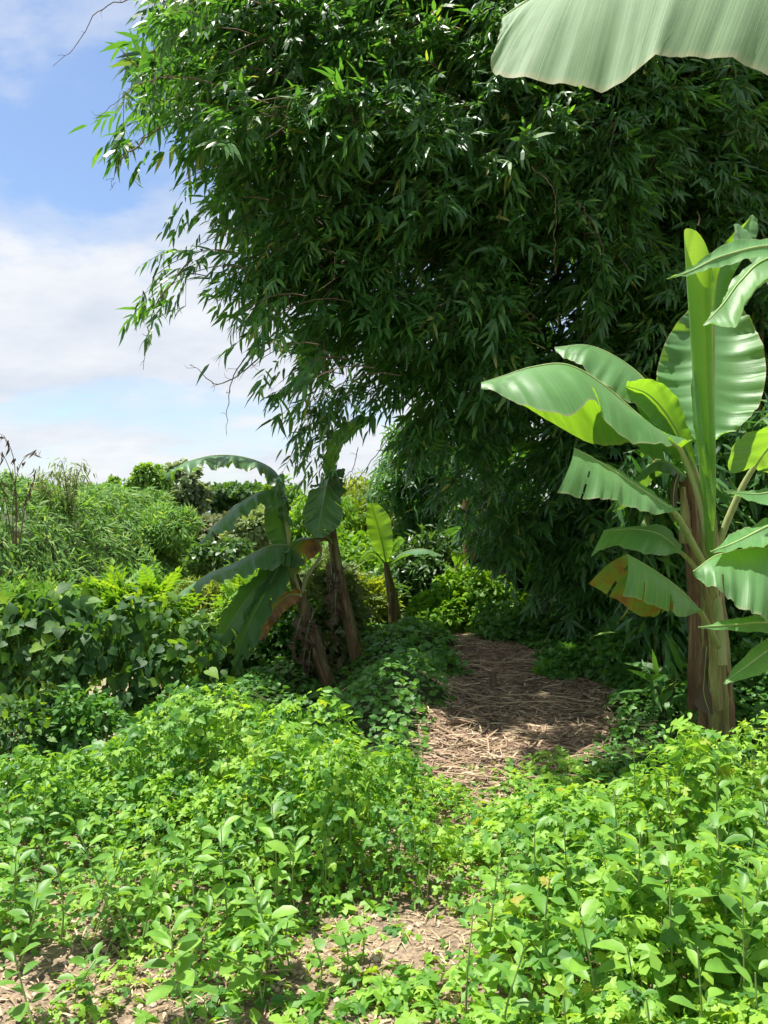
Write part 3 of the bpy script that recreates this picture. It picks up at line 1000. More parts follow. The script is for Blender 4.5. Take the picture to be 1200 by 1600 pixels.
# --- an older, drier plant right behind it
b2 = empty('banana_plant', (at(1098, 1150, 5.85)[0], 5.85, 0.0))
tag(b2, 'slim banana stem with orange brown dry sheaths behind the tall banana', 'banana plant')
trunk(b2, [(1098, 1160, 5.85), (1094, 1040, 5.85), (1090, 930, 5.85), (1082, 830, 5.85), (1070, 740, 5.85)], [.085, .08, .075, .07, .05], M['stem_dry'])
sheath(b2, [(1086, 1130, 5.73), (1083, 1030, 5.73), (1084, 940, 5.74)], .05, M['stem_dry'])
sheath(b2, [(1074, 850, 5.75), (1072, 800, 5.75), (1068, 760, 5.76)], .055, M['stem'])
banana_leaf(b2, [(1060, 740, 5.7), (1054, 760, 5.66), (1052, 785, 5.64), (1053, 812, 5.63)], [(1056, 740, 5.7), (1049, 760, 5.66), (1048, 785, 5.64), (1051, 812, 5.63)],
            [(1064, 740, 5.7), (1060, 760, 5.67), (1057, 785, 5.66), (1055, 812, 5.63)], MB, (.95, .95), .006, 0, 20, 4, .01, .004, name='dead_leaf')
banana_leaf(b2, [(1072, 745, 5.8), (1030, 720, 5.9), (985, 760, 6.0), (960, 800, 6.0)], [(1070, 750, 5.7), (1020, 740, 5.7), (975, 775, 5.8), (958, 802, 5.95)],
            [(1074, 745, 5.95), (1035, 735, 6.15), (995, 780, 6.2), (963, 803, 6.05)], M['banana_shaded'], ripple=.01)

# --- a plant standing just outside the right edge, its leaf ends reach in
b3 = empty('banana_plant', (at(1345, 1150, 4.7)[0], 4.7, 0.0))
tag(b3, 'banana plant at the right edge, only its drooping leaf ends in view', 'banana plant')
trunk(b3, [(1345, 1240, 4.7), (1345, 1050, 4.7), (1340, 900, 4.7), (1335, 760, 4.7), (1330, 560, 4.75)], [.15, .13, .11, .09, .05], M['stem'])
PT = [(1336, 800, 4.7), (1320, 690, 4.7)]


def edge_leaf(mid, ea, eb, start, **kw):
    banana_leaf(b3, mid, ea, eb, MB, petiole=[start, ((start[0] + mid[0][0]) / 2 + 10, (start[1] + mid[0][1]) / 2 - 25, (start[2] + mid[0][2]) / 2)], **kw)


edge_leaf([(1300, 845, 4.7), (1230, 848, 4.6), (1170, 857, 4.5), (1120, 868, 4.4), (1083, 893, 4.3)], [(1300, 950, 4.35), (1230, 972, 4.15), (1175, 960, 4.1), (1132, 930, 4.15), (1084, 897, 4.3)],
          [(1300, 860, 5.0), (1230, 868, 5.0), (1170, 878, 4.9), (1130, 882, 4.7), (1088, 894, 4.4)], (1338, 880, 4.7), ripple=.014, tears=2)
edge_leaf([(1290, 985, 4.5), (1200, 973, 4.35), (1150, 976, 4.2), (1091, 980, 4.1)], [(1290, 960, 4.5), (1200, 961, 4.4), (1150, 966, 4.3), (1092, 979, 4.1)],
          [(1290, 1010, 4.4), (1200, 990, 4.25), (1150, 986, 4.15), (1092, 981, 4.1)], (1340, 960, 4.7), ripple=.004)
edge_leaf([(1290, 985, 4.5), (1220, 1005, 4.35), (1165, 1042, 4.25), (1131, 1068, 4.2)], [(1290, 965, 4.55), (1220, 985, 4.45), (1160, 1028, 4.35), (1131, 1067, 4.2)],
          [(1295, 1020, 4.4), (1230, 1035, 4.2), (1180, 1056, 4.15), (1132, 1070, 4.2)], (1342, 980, 4.7), ripple=.004)
edge_leaf([(1290, 790, 4.65), (1210, 818, 4.5), (1150, 847, 4.4), (1110, 862, 4.3)], [(1290, 765, 4.8), (1210, 805, 4.75), (1150, 832, 4.6), (1111, 861, 4.3)],
          [(1295, 850, 4.4), (1215, 850, 4.3), (1155, 858, 4.3), (1111, 863, 4.3)], (1338, 860, 4.7), ripple=.008)
edge_leaf([(1290, 745, 4.9), (1220, 765, 4.85), (1180, 772, 4.8), (1132, 768, 4.75)], [(1290, 735, 5.0), (1220, 760, 4.95), (1180, 765, 4.9), (1133, 767, 4.75)],
          [(1290, 790, 4.7), (1220, 792, 4.65), (1180, 784, 4.65), (1133, 770, 4.75)], (1338, 830, 4.7), ripple=.005)
edge_leaf([(1300, 400, 4.7), (1210, 384, 4.5), (1130, 400, 4.4), (1080, 423, 4.3), (1042, 436, 4.2)], [(1300, 370, 4.8), (1210, 372, 4.6), (1135, 380, 4.5), (1085, 414, 4.35), (1043, 435, 4.2)],
          [(1300, 430, 4.6), (1210, 400, 4.4), (1135, 414, 4.35), (1086, 427, 4.28), (1043, 437, 4.2)], (1332, 600, 4.72), ripple=.005)
edge_leaf([(1300, 380, 4.8), (1200, 404, 4.72), (1158, 438, 4.66), (1130, 475, 4.6), (1098, 509, 4.55)], [(1300, 360, 4.95), (1195, 398, 4.85), (1150, 434, 4.75), (1124, 476, 4.65), (1098, 508, 4.56)],
          [(1300, 430, 4.5), (1200, 440, 4.45), (1165, 478, 4.42), (1146, 512, 4.42), (1108, 504, 4.52)], (1332, 590, 4.72), ripple=.006)
edge_leaf([(1280, 560, 5.0), (1200, 440, 5.2), (1160, 390, 5.4), (1150, 350, 5.5)], [(1270, 560, 4.9), (1190, 430, 5.0), (1150, 385, 5.2), (1148, 350, 5.45)],
          [(1290, 560, 5.1), (1215, 430, 5.4), (1180, 375, 5.6), (1155, 350, 5.55)], (1332, 700, 4.72), ripple=.005)
banana_leaf(bp, [(1114, 500, 5.5), (1122, 430, 5.55), (1145, 380, 5.6), (1176, 336, 5.6)], [(1106, 500, 5.5), (1110, 430, 5.5), (1135, 378, 5.55), (1174, 336, 5.6)],
            [(1122, 500, 5.5), (1146, 430, 5.52), (1180, 375, 5.55), (1184, 342, 5.58)], MB, ripple=.005, petiole=[(1112, 860, 5.42), (1112, 680, 5.46)])

# --- near plant whose one leaf hangs into the top right corner
b4 = empty('banana_plant', (2.35, 2.1, 0.0))
tag(b4, 'banana plant beside the camera, one broad pale leaf across the top right corner', 'banana plant')
a = Acc()
tube(a, spline([(2.35, 2.1, -.1), (2.32, 2.1, 1.0), (2.28, 2.1, 2.0), (2.2, 2.12, 2.9)], 20), np.linspace(.13, .06, 20), 12, wob=.03)
a.build('pseudostem', M['stem'], b4, True)
banana_leaf(b4, [(1480, -40, 2.35), (1300, -85, 2.25), (1130, -85, 2.15), (1000, -65, 2.08), (900, -38, 2.02), (830, -2, 1.96), (784, 28, 1.9)],
            [(1480, 150, 2.0), (1300, 142, 1.88), (1150, 98, 1.82), (1035, 90, 1.78), (955, 134, 1.74), (860, 130, 1.74), (772, 108, 1.78), (776, 70, 1.84), (784, 34, 1.89)],
            [(1480, 60, 2.75), (1300, 10, 2.75), (1130, -20, 2.65), (1000, -20, 2.5), (900, -5, 2.3), (830, 8, 2.1), (785, 27, 1.92)],
            M['banana_pale'], ripple=.006, n=90, m=14, bulge=.012, rib_r=.013, petiole=[(1840, -420, 2.12), (1700, -330, 2.2), (1580, -150, 2.3)])

# --- the leaning pair left of the path
MD = M['banana_shaded']
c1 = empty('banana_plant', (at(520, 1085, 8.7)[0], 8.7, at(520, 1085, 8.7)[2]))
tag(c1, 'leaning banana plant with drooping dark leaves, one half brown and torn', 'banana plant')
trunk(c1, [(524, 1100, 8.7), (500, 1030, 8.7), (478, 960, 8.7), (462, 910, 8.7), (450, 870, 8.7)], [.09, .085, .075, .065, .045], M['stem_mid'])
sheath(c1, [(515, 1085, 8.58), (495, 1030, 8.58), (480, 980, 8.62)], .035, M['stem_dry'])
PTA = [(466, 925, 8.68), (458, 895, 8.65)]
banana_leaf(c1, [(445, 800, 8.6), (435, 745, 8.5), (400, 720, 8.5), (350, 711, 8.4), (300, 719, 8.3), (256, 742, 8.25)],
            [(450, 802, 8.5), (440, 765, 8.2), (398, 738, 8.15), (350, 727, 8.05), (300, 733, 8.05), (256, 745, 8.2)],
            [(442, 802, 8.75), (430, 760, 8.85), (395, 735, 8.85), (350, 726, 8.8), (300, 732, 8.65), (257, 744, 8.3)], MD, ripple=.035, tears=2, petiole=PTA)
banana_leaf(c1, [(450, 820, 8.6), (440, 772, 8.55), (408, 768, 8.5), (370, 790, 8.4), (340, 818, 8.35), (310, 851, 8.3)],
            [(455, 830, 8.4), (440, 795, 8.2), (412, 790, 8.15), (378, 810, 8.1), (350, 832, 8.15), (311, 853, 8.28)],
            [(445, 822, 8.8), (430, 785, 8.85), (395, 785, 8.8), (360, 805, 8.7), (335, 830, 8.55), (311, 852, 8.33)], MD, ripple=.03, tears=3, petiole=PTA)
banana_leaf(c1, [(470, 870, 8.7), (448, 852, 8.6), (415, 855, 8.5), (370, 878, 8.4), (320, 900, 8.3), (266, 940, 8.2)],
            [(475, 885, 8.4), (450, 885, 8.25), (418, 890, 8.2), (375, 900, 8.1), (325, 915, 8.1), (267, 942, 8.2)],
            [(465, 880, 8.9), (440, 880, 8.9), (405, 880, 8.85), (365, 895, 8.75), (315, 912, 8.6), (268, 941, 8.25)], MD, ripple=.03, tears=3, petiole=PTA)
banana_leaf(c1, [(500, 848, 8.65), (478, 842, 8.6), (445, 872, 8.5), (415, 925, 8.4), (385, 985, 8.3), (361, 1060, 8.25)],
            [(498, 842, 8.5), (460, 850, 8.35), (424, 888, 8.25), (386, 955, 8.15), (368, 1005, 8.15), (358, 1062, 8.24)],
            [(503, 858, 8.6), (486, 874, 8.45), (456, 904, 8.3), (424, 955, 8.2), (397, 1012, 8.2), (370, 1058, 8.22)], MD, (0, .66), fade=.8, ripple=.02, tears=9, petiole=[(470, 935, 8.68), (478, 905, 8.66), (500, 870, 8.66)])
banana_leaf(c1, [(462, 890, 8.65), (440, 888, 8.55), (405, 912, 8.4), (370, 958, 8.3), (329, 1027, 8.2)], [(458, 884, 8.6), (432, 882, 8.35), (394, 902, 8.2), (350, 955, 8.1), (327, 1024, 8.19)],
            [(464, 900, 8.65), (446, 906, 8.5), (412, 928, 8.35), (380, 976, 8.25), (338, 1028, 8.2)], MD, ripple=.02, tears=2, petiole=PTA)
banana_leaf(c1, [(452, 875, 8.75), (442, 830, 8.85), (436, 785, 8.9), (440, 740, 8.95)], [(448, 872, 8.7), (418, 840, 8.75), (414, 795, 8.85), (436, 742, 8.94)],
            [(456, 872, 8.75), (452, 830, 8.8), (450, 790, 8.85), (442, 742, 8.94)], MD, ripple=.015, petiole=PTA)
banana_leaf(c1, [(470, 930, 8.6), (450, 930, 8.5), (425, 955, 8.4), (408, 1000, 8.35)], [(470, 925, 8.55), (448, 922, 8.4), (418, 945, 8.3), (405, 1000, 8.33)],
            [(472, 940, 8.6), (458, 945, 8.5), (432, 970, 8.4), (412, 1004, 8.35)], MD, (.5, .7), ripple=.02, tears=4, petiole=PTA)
for k in range(7):      # dead leaves hanging round the stem
    x0, y0 = rng.uniform(462, 500), rng.uniform(930, 1000)
    Y0 = 8.6 + rng.uniform(-.15, .2)
    dx = rng.uniform(-22, 6)
    ln = rng.uniform(50, 95)
    mid_ = [(x0, y0, Y0), (x0 + dx * .6, y0 + ln * .35, Y0 - .05), (x0 + dx, y0 + ln * .7, Y0), (x0 + dx * 1.1, y0 + ln, Y0 + .02)]
    w = rng.uniform(2, 5)
    banana_leaf(c1, mid_, [(q[0] - w * s, q[1] + 2, q[2] - .03) for q, s in zip(mid_, (.3, 1, .9, .2))], [(q[0] + w * s, q[1] + 2, q[2] + .03) for q, s in zip(mid_, (.3, 1, .8, .2))],
                MB, (1.1, 1.0), .05, 4, 26, 5, .06, .004, name='dead_leaf')

c2 = empty('banana_plant', (at(562, 1045, 9.0)[0], 9.0, at(562, 1045, 9.0)[2]))
tag(c2, 'slender banana plant with reddish brown stem beside the leaning one', 'banana plant')
trunk(c2, [(566, 1060, 9.0), (552, 1000, 9.0), (538, 940, 9.0), (524, 870, 9.0), (515, 800, 9.0), (512, 745, 9.0)], [.09, .082, .074, .062, .052, .04], M['stem_mid'])
sheath(c2, [(560, 1040, 8.88), (549, 990, 8.89), (541, 950, 8.93)], .035, M['stem_dry'])
sheath(c2, [(542, 965, 8.89), (531, 900, 8.9), (522, 850, 8.94)], .03, M['stem_dry'])
sheath(c2, [(530, 890, 8.9), (522, 840, 8.91), (515, 800, 8.95)], .03, M['stem_mid'])
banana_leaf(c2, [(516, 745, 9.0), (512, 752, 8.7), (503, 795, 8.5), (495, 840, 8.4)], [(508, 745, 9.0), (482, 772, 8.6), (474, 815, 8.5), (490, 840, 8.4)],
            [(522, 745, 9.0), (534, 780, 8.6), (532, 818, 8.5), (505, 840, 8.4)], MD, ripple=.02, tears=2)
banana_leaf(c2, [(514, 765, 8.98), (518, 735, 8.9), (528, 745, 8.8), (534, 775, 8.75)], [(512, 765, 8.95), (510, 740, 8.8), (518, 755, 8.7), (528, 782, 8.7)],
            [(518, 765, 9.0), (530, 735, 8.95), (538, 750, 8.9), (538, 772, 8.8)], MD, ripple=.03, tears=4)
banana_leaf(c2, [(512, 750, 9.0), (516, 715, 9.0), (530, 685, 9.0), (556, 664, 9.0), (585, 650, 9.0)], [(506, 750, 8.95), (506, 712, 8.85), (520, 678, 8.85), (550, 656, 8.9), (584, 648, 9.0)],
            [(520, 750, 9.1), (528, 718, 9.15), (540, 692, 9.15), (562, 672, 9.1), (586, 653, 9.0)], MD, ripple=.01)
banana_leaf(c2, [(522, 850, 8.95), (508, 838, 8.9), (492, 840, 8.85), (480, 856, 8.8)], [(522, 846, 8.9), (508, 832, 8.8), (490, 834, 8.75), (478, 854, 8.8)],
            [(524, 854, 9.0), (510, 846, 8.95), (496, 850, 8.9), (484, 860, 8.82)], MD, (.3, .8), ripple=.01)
for k in range(6):
    x0, y0 = rng.uniform(505, 530), rng.uniform(870, 920)
    Y0 = 8.85 + rng.uniform(-.1, .2); dx = rng.uniform(-10, 6); ln = rng.uniform(50, 110)
    mid_ = [(x0, y0, Y0), (x0 + dx * .6, y0 + ln * .35, Y0 - .05), (x0 + dx, y0 + ln * .7, Y0), (x0 + dx * 1.1, y0 + ln, Y0 + .02)]
    w = rng.uniform(2, 4)
    banana_leaf(c2, mid_, [(q[0] - w * s, q[1] + 2, q[2] - .03) for q, s in zip(mid_, (.3, 1, .9, .2))], [(q[0] + w * s, q[1] + 2, q[2] + .03) for q, s in zip(mid_, (.3, 1, .8, .2))],
                MB, (1.1, 1.0), .05, 4, 26, 5, .06, .004, name='dead_leaf')

c3_ = empty('banana_plant', (at(617, 975, 11)[0], 11.0, at(617, 975, 11)[2]))
tag(c3_, 'small banana plant with one upright glowing leaf behind the pair', 'banana plant')
trunk(c3_, [(618, 985, 11), (615, 945, 11), (608, 908, 11), (603, 878, 11)], [.095, .085, .06, .035], M['stem_mid'])
sheath(c3_, [(617, 975, 10.9), (614, 945, 10.9), (610, 925, 10.92)], .05, M['stem_dry'])
banana_leaf(c3_, [(603, 880, 11), (594, 835, 10.95), (580, 786, 10.85)], [(600, 878, 11), (582, 855, 10.85), (573, 815, 10.8), (573, 786, 10.8)],
            [(607, 878, 11), (614, 850, 10.85), (608, 808, 10.8), (590, 786, 10.8)], MB, ripple=.006)
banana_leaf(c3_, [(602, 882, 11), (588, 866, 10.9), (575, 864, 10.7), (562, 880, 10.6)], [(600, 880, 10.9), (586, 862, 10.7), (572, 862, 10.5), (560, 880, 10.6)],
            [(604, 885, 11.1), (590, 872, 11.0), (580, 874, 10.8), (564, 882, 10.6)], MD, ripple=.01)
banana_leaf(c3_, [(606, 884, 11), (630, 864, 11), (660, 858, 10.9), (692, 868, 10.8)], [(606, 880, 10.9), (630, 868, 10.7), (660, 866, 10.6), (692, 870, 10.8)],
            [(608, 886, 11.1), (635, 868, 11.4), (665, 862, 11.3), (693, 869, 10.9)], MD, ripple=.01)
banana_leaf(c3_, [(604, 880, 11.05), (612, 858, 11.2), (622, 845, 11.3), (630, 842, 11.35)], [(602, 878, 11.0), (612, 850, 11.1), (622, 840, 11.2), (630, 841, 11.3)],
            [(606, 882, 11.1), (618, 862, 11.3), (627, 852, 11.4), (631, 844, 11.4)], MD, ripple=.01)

c4 = empty('banana_plant', (at(735, 915, 12.6)[0], 12.6, at(735, 915, 12.6)[2]))
tag(c4, 'dry brown banana stem at the far end of the path', 'banana plant')
trunk(c4, [(737, 930, 12.6), (734, 880, 12.6), (730, 820, 12.6), (728, 780, 12.6)], [.11, .10, .09, .06], M['stem_dry'])
sheath(c4, [(733, 900, 12.48), (731, 860, 12.48), (729, 830, 12.49)], .05, M['stem_dry'])
banana_leaf(c4, [(735, 840, 12.5), (742, 830, 12.4), (744, 850, 12.35), (740, 880, 12.3)], [(733, 840, 12.5), (738, 832, 12.3), (738, 852, 12.25), (738, 880, 12.3)],
            [(737, 842, 12.5), (746, 834, 12.4), (749, 852, 12.4), (742, 880, 12.3)], MB, (.9, 1), .02, 1, 22, 5, .02, .005, name='dead_leaf')
c5 = empty('banana_seedling', (at(713, 920, 11.8)[0], 11.8, at(713, 920, 11.8)[2]))
tag(c5, 'young banana seedling with pale green leaf in the bright bush', 'banana plant')
trunk(c5, [(716, 930, 11.8), (714, 900, 11.8), (712, 880, 11.8)], [.04, .035, .02], M['petiole'])
banana_leaf(c5, [(713, 885, 11.8), (716, 866, 11.7), (706, 862, 11.6)], [(711, 885, 11.7), (706, 872, 11.6), (704, 866, 11.6)], [(715, 885, 11.8), (724, 868, 11.8), (710, 858, 11.7)], MB, ripple=.004, n=20, m=4)
banana_leaf(c5, [(715, 885, 11.8), (724, 872, 11.8), (734, 864, 11.8)], [(714, 884, 11.75), (721, 868, 11.75), (733, 862, 11.8)], [(717, 886, 11.85), (728, 875, 11.85), (735, 866, 11.8)], MB, ripple=.004, n=20, m=4)


# ------------------------------------------------------------------ shrubs, thicket, trees
def blob(acc, tm, c, r, n, Ls, ratio, lump=.35, droop=.3, shell=.55, up=.5, seed=0, minz=None):
    """leaves spread through an uneven crown"""
    u = rnd_dir(n)
    k = 1 + lump * wob(u[:, 0] * 2 + c[0], u[:, 1] * 2 + u[:, 2] * 2.3 + c[2], 1.5, seed) + lump * .5 * wob(u[:, 2] * 3.1 + c[1], u[:, 0] * 3 - u[:, 1] * 3, 2.4, seed + 4)
    t = rng.uniform(shell, 1, n) ** .6
    P = np.asarray(c) + u * np.asarray(r) * (k * t)[:, None]
    d = norm(u * .6 + rng.normal(0, .55, (n, 3)) + np.array([0, 0, -droop]))
    nn_ = norm(u * .5 + np.array([0, 0, up]) + rng.normal(0, .4, (n, 3)))
    L = rng.uniform(Ls[0], Ls[1], n)
    m_ = P[:, 2] > (ground(P[:, 0], P[:, 1]) + .02 if minz is None else minz)
    scatter(acc, tm, P[m_], d[m_], nn_[m_], L[m_], L[m_] * ratio, rng.random(n)[m_])


def shrub(name, label, cat, px, py_top, py_base, Y, wpx, n, tm, Ls, ratio, mat, depth=1.0, lumps=5, stems=6, group=None, **kw):
    top, base = at(px, py_top, Y), at(px, py_base, Y)
    w = wpx / F * Y / 2
    H = top[2] - base[2]
    e = empty(name, (base[0], Y, base[2]))
    tag(e, label, cat, group)
    a_ = Acc()
    st = Acc()
    blob(a_, tm, (base[0], Y, base[2] + H * .5), (w * .8, w * .8 * depth, H * .48), n // 2, Ls, ratio, seed=random.randint(0, 9), **kw)
    for k in range(lumps):
        an = random.uniform(0, 6.28)
        cc = np.array([base[0] + math.cos(an) * w * .55, Y + math.sin(an) * w * .55 * depth, base[2] + H * random.uniform(.35, .8)])
        rr = random.uniform(.3, .5)
        blob(a_, tm, cc, (w * rr, w * rr, H * rr * .75), n // (2 * lumps), Ls, ratio, seed=random.randint(0, 9), **kw)
    for k in range(stems):
        an = random.uniform(0, 6.28); q = random.uniform(.2, .7)
        C = spline([(base[0] + random.uniform(-.1, .1) * w, Y + random.uniform(-.1, .1), base[2] - .1), (base[0] + math.cos(an) * w * q * .5, Y + math.sin(an) * w * q * .5, base[2] + H * .4),
                    (base[0] + math.cos(an) * w * q, Y + math.sin(an) * w * q, base[2] + H * .85)], 10)
        tube(st, C, np.linspace(.02, .005, 10) * max(H, .5), 5)
    tag(a_.build('foliage', mat, e), kind='stuff')
    st.build('stems', M['bark'], e)
    return e


def tree(name, label, px, py_top, py_crown, py_base, Y, wpx, n, tm, Ls, ratio, mat, lumps=10, flat=1.0, shell=.3, group='trees across the river'):
    top, crown, base = at(px, py_top, Y), at(px, py_crown, Y), at(px, py_base, Y)
    w = wpx / F * Y / 2
    H = top[2] - crown[2]
    e = empty(name, (base[0], Y, base[2]))
    tag(e, label, 'tree', group)
    a_, tk = Acc(), Acc()
    tube(tk, spline([(base[0], Y, base[2] - .3), (base[0] + .1 * w, Y, (base[2] + crown[2]) / 2), (base[0], Y, crown[2] + H * .5), (base[0] + .05, Y, top[2] - H * .15)], 14), np.linspace(.05, .012, 14) * w * 1.3, 7)
    for k in range(lumps):
        an = random.uniform(0, 6.28); q = random.uniform(.2, .72)
        cz = crown[2] + H * random.uniform(.22, .82)
        fz = math.sqrt(max(0, 1 - ((cz - crown[2]) / H * 2 - 1) ** 2)) * .6 + .4
        cc = np.array([base[0] + math.cos(an) * w * q * fz, Y + math.sin(an) * w * q * fz, cz])
        rr = random.uniform(.26, .42)
        blob(a_, tm, cc, (w * rr * 1.1, w * rr * 1.1, min(H, w * 1.2) * rr * flat), n // lumps, Ls, ratio, shell=shell, seed=random.randint(0, 9))
        tube(tk, spline([(base[0], Y, crown[2] + H * .1), (base[0] + (cc[0] - base[0]) * .5, (Y + cc[1]) / 2, (crown[2] + cz) / 2 + H * .1), tuple(cc)], 7), np.linspace(.018, .005, 7) * w * 1.3, 5)
    tag(a_.build('crown', mat, e), kind='stuff')
    tk.build('trunk', M['bark'], e, True)
    return e


# far trees
tree('round_tree', 'small round bright green tree above the thicket', 168, 742, 800, 830, 45, 44, 2600, TM_LEAF4, (.22, .4), .6, M['tree_a'])
tree('round_tree', 'larger round bright green tree beside the grey one', 232, 726, 806, 835, 44, 86, 5200, TM_LEAF4, (.22, .4), .6, M['tree_a'], 14)
tree('grey_tree', 'tall grey green tree with an open crown', 294, 712, 832, 870, 38, 70, 3200, TM_LEAF4, (.25, .45), .6, M['tree_b'], 16, .7, .1)
tree('spreading_tree', 'flat spreading dark green tree on the skyline', 372, 752, 800, 830, 62, 120, 4500, TM_LEAF4, (.35, .6), .6, M['dark'], 12, .5)
tree('spreading_tree', 'dense dark tree far behind the banana leaves', 450, 755, 840, 880, 50, 110, 4500, TM_LEAF4, (.35, .6), .6, M['tree_a'], 12, .9)
tree('slender_tree', 'thin pale tree crown behind the round trees', 135, 752, 800, 820, 55, 50, 1500, TM_LEAF4, (.3, .5), .6, M['pale'], 8)
# bushes beyond the river, seen between thicket and bananas
shrub('bush', 'brownish green bush under the grey tree across the river', 'bush', 330, 805, 880, 34, 95, 3600, TM_LEAF4, (.2, .35), .6, M['brownish'])
shrub('bush', 'pale grey green bush right of the brownish bush', 'bush', 392, 800, 880, 32, 90, 3600, TM_LEAF4, (.2, .35), .6, M['pale'])
shrub('bush', 'dark low bush at the water line across the river', 'bush', 345, 850, 915, 28, 110, 3200, TM_LEAF4, (.18, .3), .6, M['dark'])
shrub('bush', 'green bush on the skyline right of the pale feathery bamboo', 'bush', 205, 790, 850, 33, 130, 4200, TM_BAMBOO, (.25, .4), .2, M['thicket'])
shrub('bush', 'rounded green bush below the large round tree', 'bush', 265, 795, 870, 31, 110, 4200, TM_BAMBOO, (.25, .4), .2, M['thicket'])

# the thicket on the far bank: one mass of bamboo-like leaves
def thick_z(x, y):
    t = np.clip(-6.6 - x, 0, 20)
    h = ground(x, y)
    return h + .35 + .75 * sst(0, 1.5, t) + .45 * sst(2, 5, t) + .42 * wob(x, y, .9, 2) + .22 * wob(x, y, 2.2, 5) + .9 * sst(4, 9, t) * sst(12, 18, y) * (1 - .75 * sst(20, 27, y)) + .5 * sst(3, 6, t) * (1 - sst(16, 22, y))


a = Acc()
n = 54000
Yt = 12 + 26 * rng.random(n) ** 1.6
xt = -6.5 - rng.random(n) ** .85 * 9.5
zt = thick_z(xt, Yt) - rng.exponential(.16, n)
P = np.stack([xt, Yt, zt], 1)
clm = rng.normal(0, 1, (400, 3))
cid = (np.floor(xt * 2.2) * 31 + np.floor(Yt * 1.6) * 17).astype(int) % 400
d = norm(clm[cid] * .5 + rng.normal(0, .6, (n, 3)) + np.array([.45, -.45, -.25]))
nn_ = norm(np.array([.25, -.25, .9]) + rng.normal(0, .45, (n, 3)))
L = rng.uniform(.17, .36, n) * (1 + .02 * (Yt - 12))
scatter(a, TM_BAMBOO, P, d, nn_, L, L * rng.uniform(.14, .22, n), np.clip(rng.random(n) * .8 + .1 * wob(xt, Yt, .7, 6), 0, .99))
tag(a.build('thicket', M['thicket']), 'tangled mass of light green bamboo leaves on the far bank', 'thicket', kind='stuff')


def tall_bamboo(name, label, px, py_top, py_base, Y, wpx, n_culm, mat, Ls, per=26, nod=.35, cat='bamboo', group=None, nl=6):
    base = at(px, py_base, Y)
    e = empty(name, base)
    tag(e, label, cat, group)
    H = (py_base - py_top) / F * Y
    w = wpx / F * Y / 2
    lv = Acc()
    for k in range(n_culm):
        an = random.uniform(0, 6.28); q = random.uniform(.3, 1.0) * w; h = H * random.uniform(.7, 1)
        C = spline([base + np.array([random.uniform(-.15, .15) * w, random.uniform(-.15, .15) * w, -.2]), base + np.array([math.cos(an) * q * .3, math.sin(an) * q * .3, h * .6]),
                    base + np.array([math.cos(an) * q * .7, math.sin(an) * q * .7, h * .93]), base + np.array([math.cos(an) * q * 1.15, math.sin(an) * q * 1.15, h * (1 - nod * .3)])], 18)
        a_ = Acc(); tube(a_, C, np.linspace(.02, .005, 18) * max(.6, Y / 22), 5); a_.build('culm', M['culm'], e)
        m_ = per
        i = rng.integers(3, 18, m_)
        pos_ = C[i] + rng.normal(0, .16 * max(.5, w * .5), (m_, 3))
        for j in range(nl):
            d_ = norm(rng.normal(0, .6, (m_, 3)) + np.array([math.cos(an) * .3, math.sin(an) * .3, -.7]))
            L_ = rng.uniform(Ls[0], Ls[1], m_)
            scatter(lv, TM_BAMBOO, pos_ + rng.normal(0, .1, (m_, 3)), d_, norm(rng.normal(0, .5, (m_, 3)) + np.array([0, -.2, 1])), L_, L_ * .17, rng.random(m_))
    tag(lv.build('foliage', mat, e), kind='stuff')
    return e


tall_bamboo('feathery_bamboo', 'pale feathery bamboo tips rising above the thicket', 108, 712, 850, 24, 80, 9, M['pale'], (.2, .34), 11, nl=4)
tall_bamboo('feathery_bamboo', 'low pale bamboo tuft left of the feathery tips', 62, 740, 850, 23, 60, 6, M['pale'], (.2, .32), 10, nl=4)
st = empty('tall_weed', at(22, 860, 18)); tag(st, 'tall thin weed stalks with drooping seed heads at the left edge', 'weed')
for pts in ([(26, 850), (24, 780), (22, 720), (8, 684), (-6, 676)], [(22, 850), (20, 790), (30, 730), (48, 708), (58, 703)], [(20, 850), (10, 790), (2, 760), (-5, 740)],
            [(24, 850), (26, 800), (24, 760), (6, 712), (0, 708)], [(30, 850), (40, 790), (50, 760), (56, 735)]):
    a = Acc()
    C = spline([at(x, y, 18) for x, y in pts], 16)
    tube(a, C, np.linspace(.014, .005, 16), 5)
    i = rng.integers(7, 16, 14)
    L = rng.uniform(.14, .26, 14)
    scatter(a, TM_BAMBOO, C[i] + rng.normal(0, .04, (14, 3)), norm(rng.normal(0, .4, (14, 3)) + np.array([0, 0, -.8])), norm(rng.normal(0, 1, (14, 3))), L, L * .22, rng.random(14))
    a.build('stalk', M['twig'], st)

# growth in the middle distance, behind the banana pair
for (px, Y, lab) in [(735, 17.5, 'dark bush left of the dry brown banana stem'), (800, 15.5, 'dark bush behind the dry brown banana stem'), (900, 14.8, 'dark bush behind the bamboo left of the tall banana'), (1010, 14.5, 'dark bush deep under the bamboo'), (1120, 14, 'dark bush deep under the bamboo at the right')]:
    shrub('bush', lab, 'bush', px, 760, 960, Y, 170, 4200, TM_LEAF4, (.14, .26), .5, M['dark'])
tall_bamboo('yellow_bamboo', 'sunlit yellow green bamboo behind the upright banana leaf', 585, 735, 985, 19, 170, 40, M['yellow'], (.18, .33), 44, nl=7)
tall_bamboo('yellow_bamboo', 'sunlit light green bamboo left of the sky gap', 500, 775, 985, 17, 110, 26, M['bright'], (.16, .3), 50, nl=7)
tall_bamboo('hanging_bamboo', 'green bamboo plume beside the gap of sky', 655, 640, 960, 15.5, 170, 26, M['bamboo'], (.18, .3), 60, .9, nl=8)
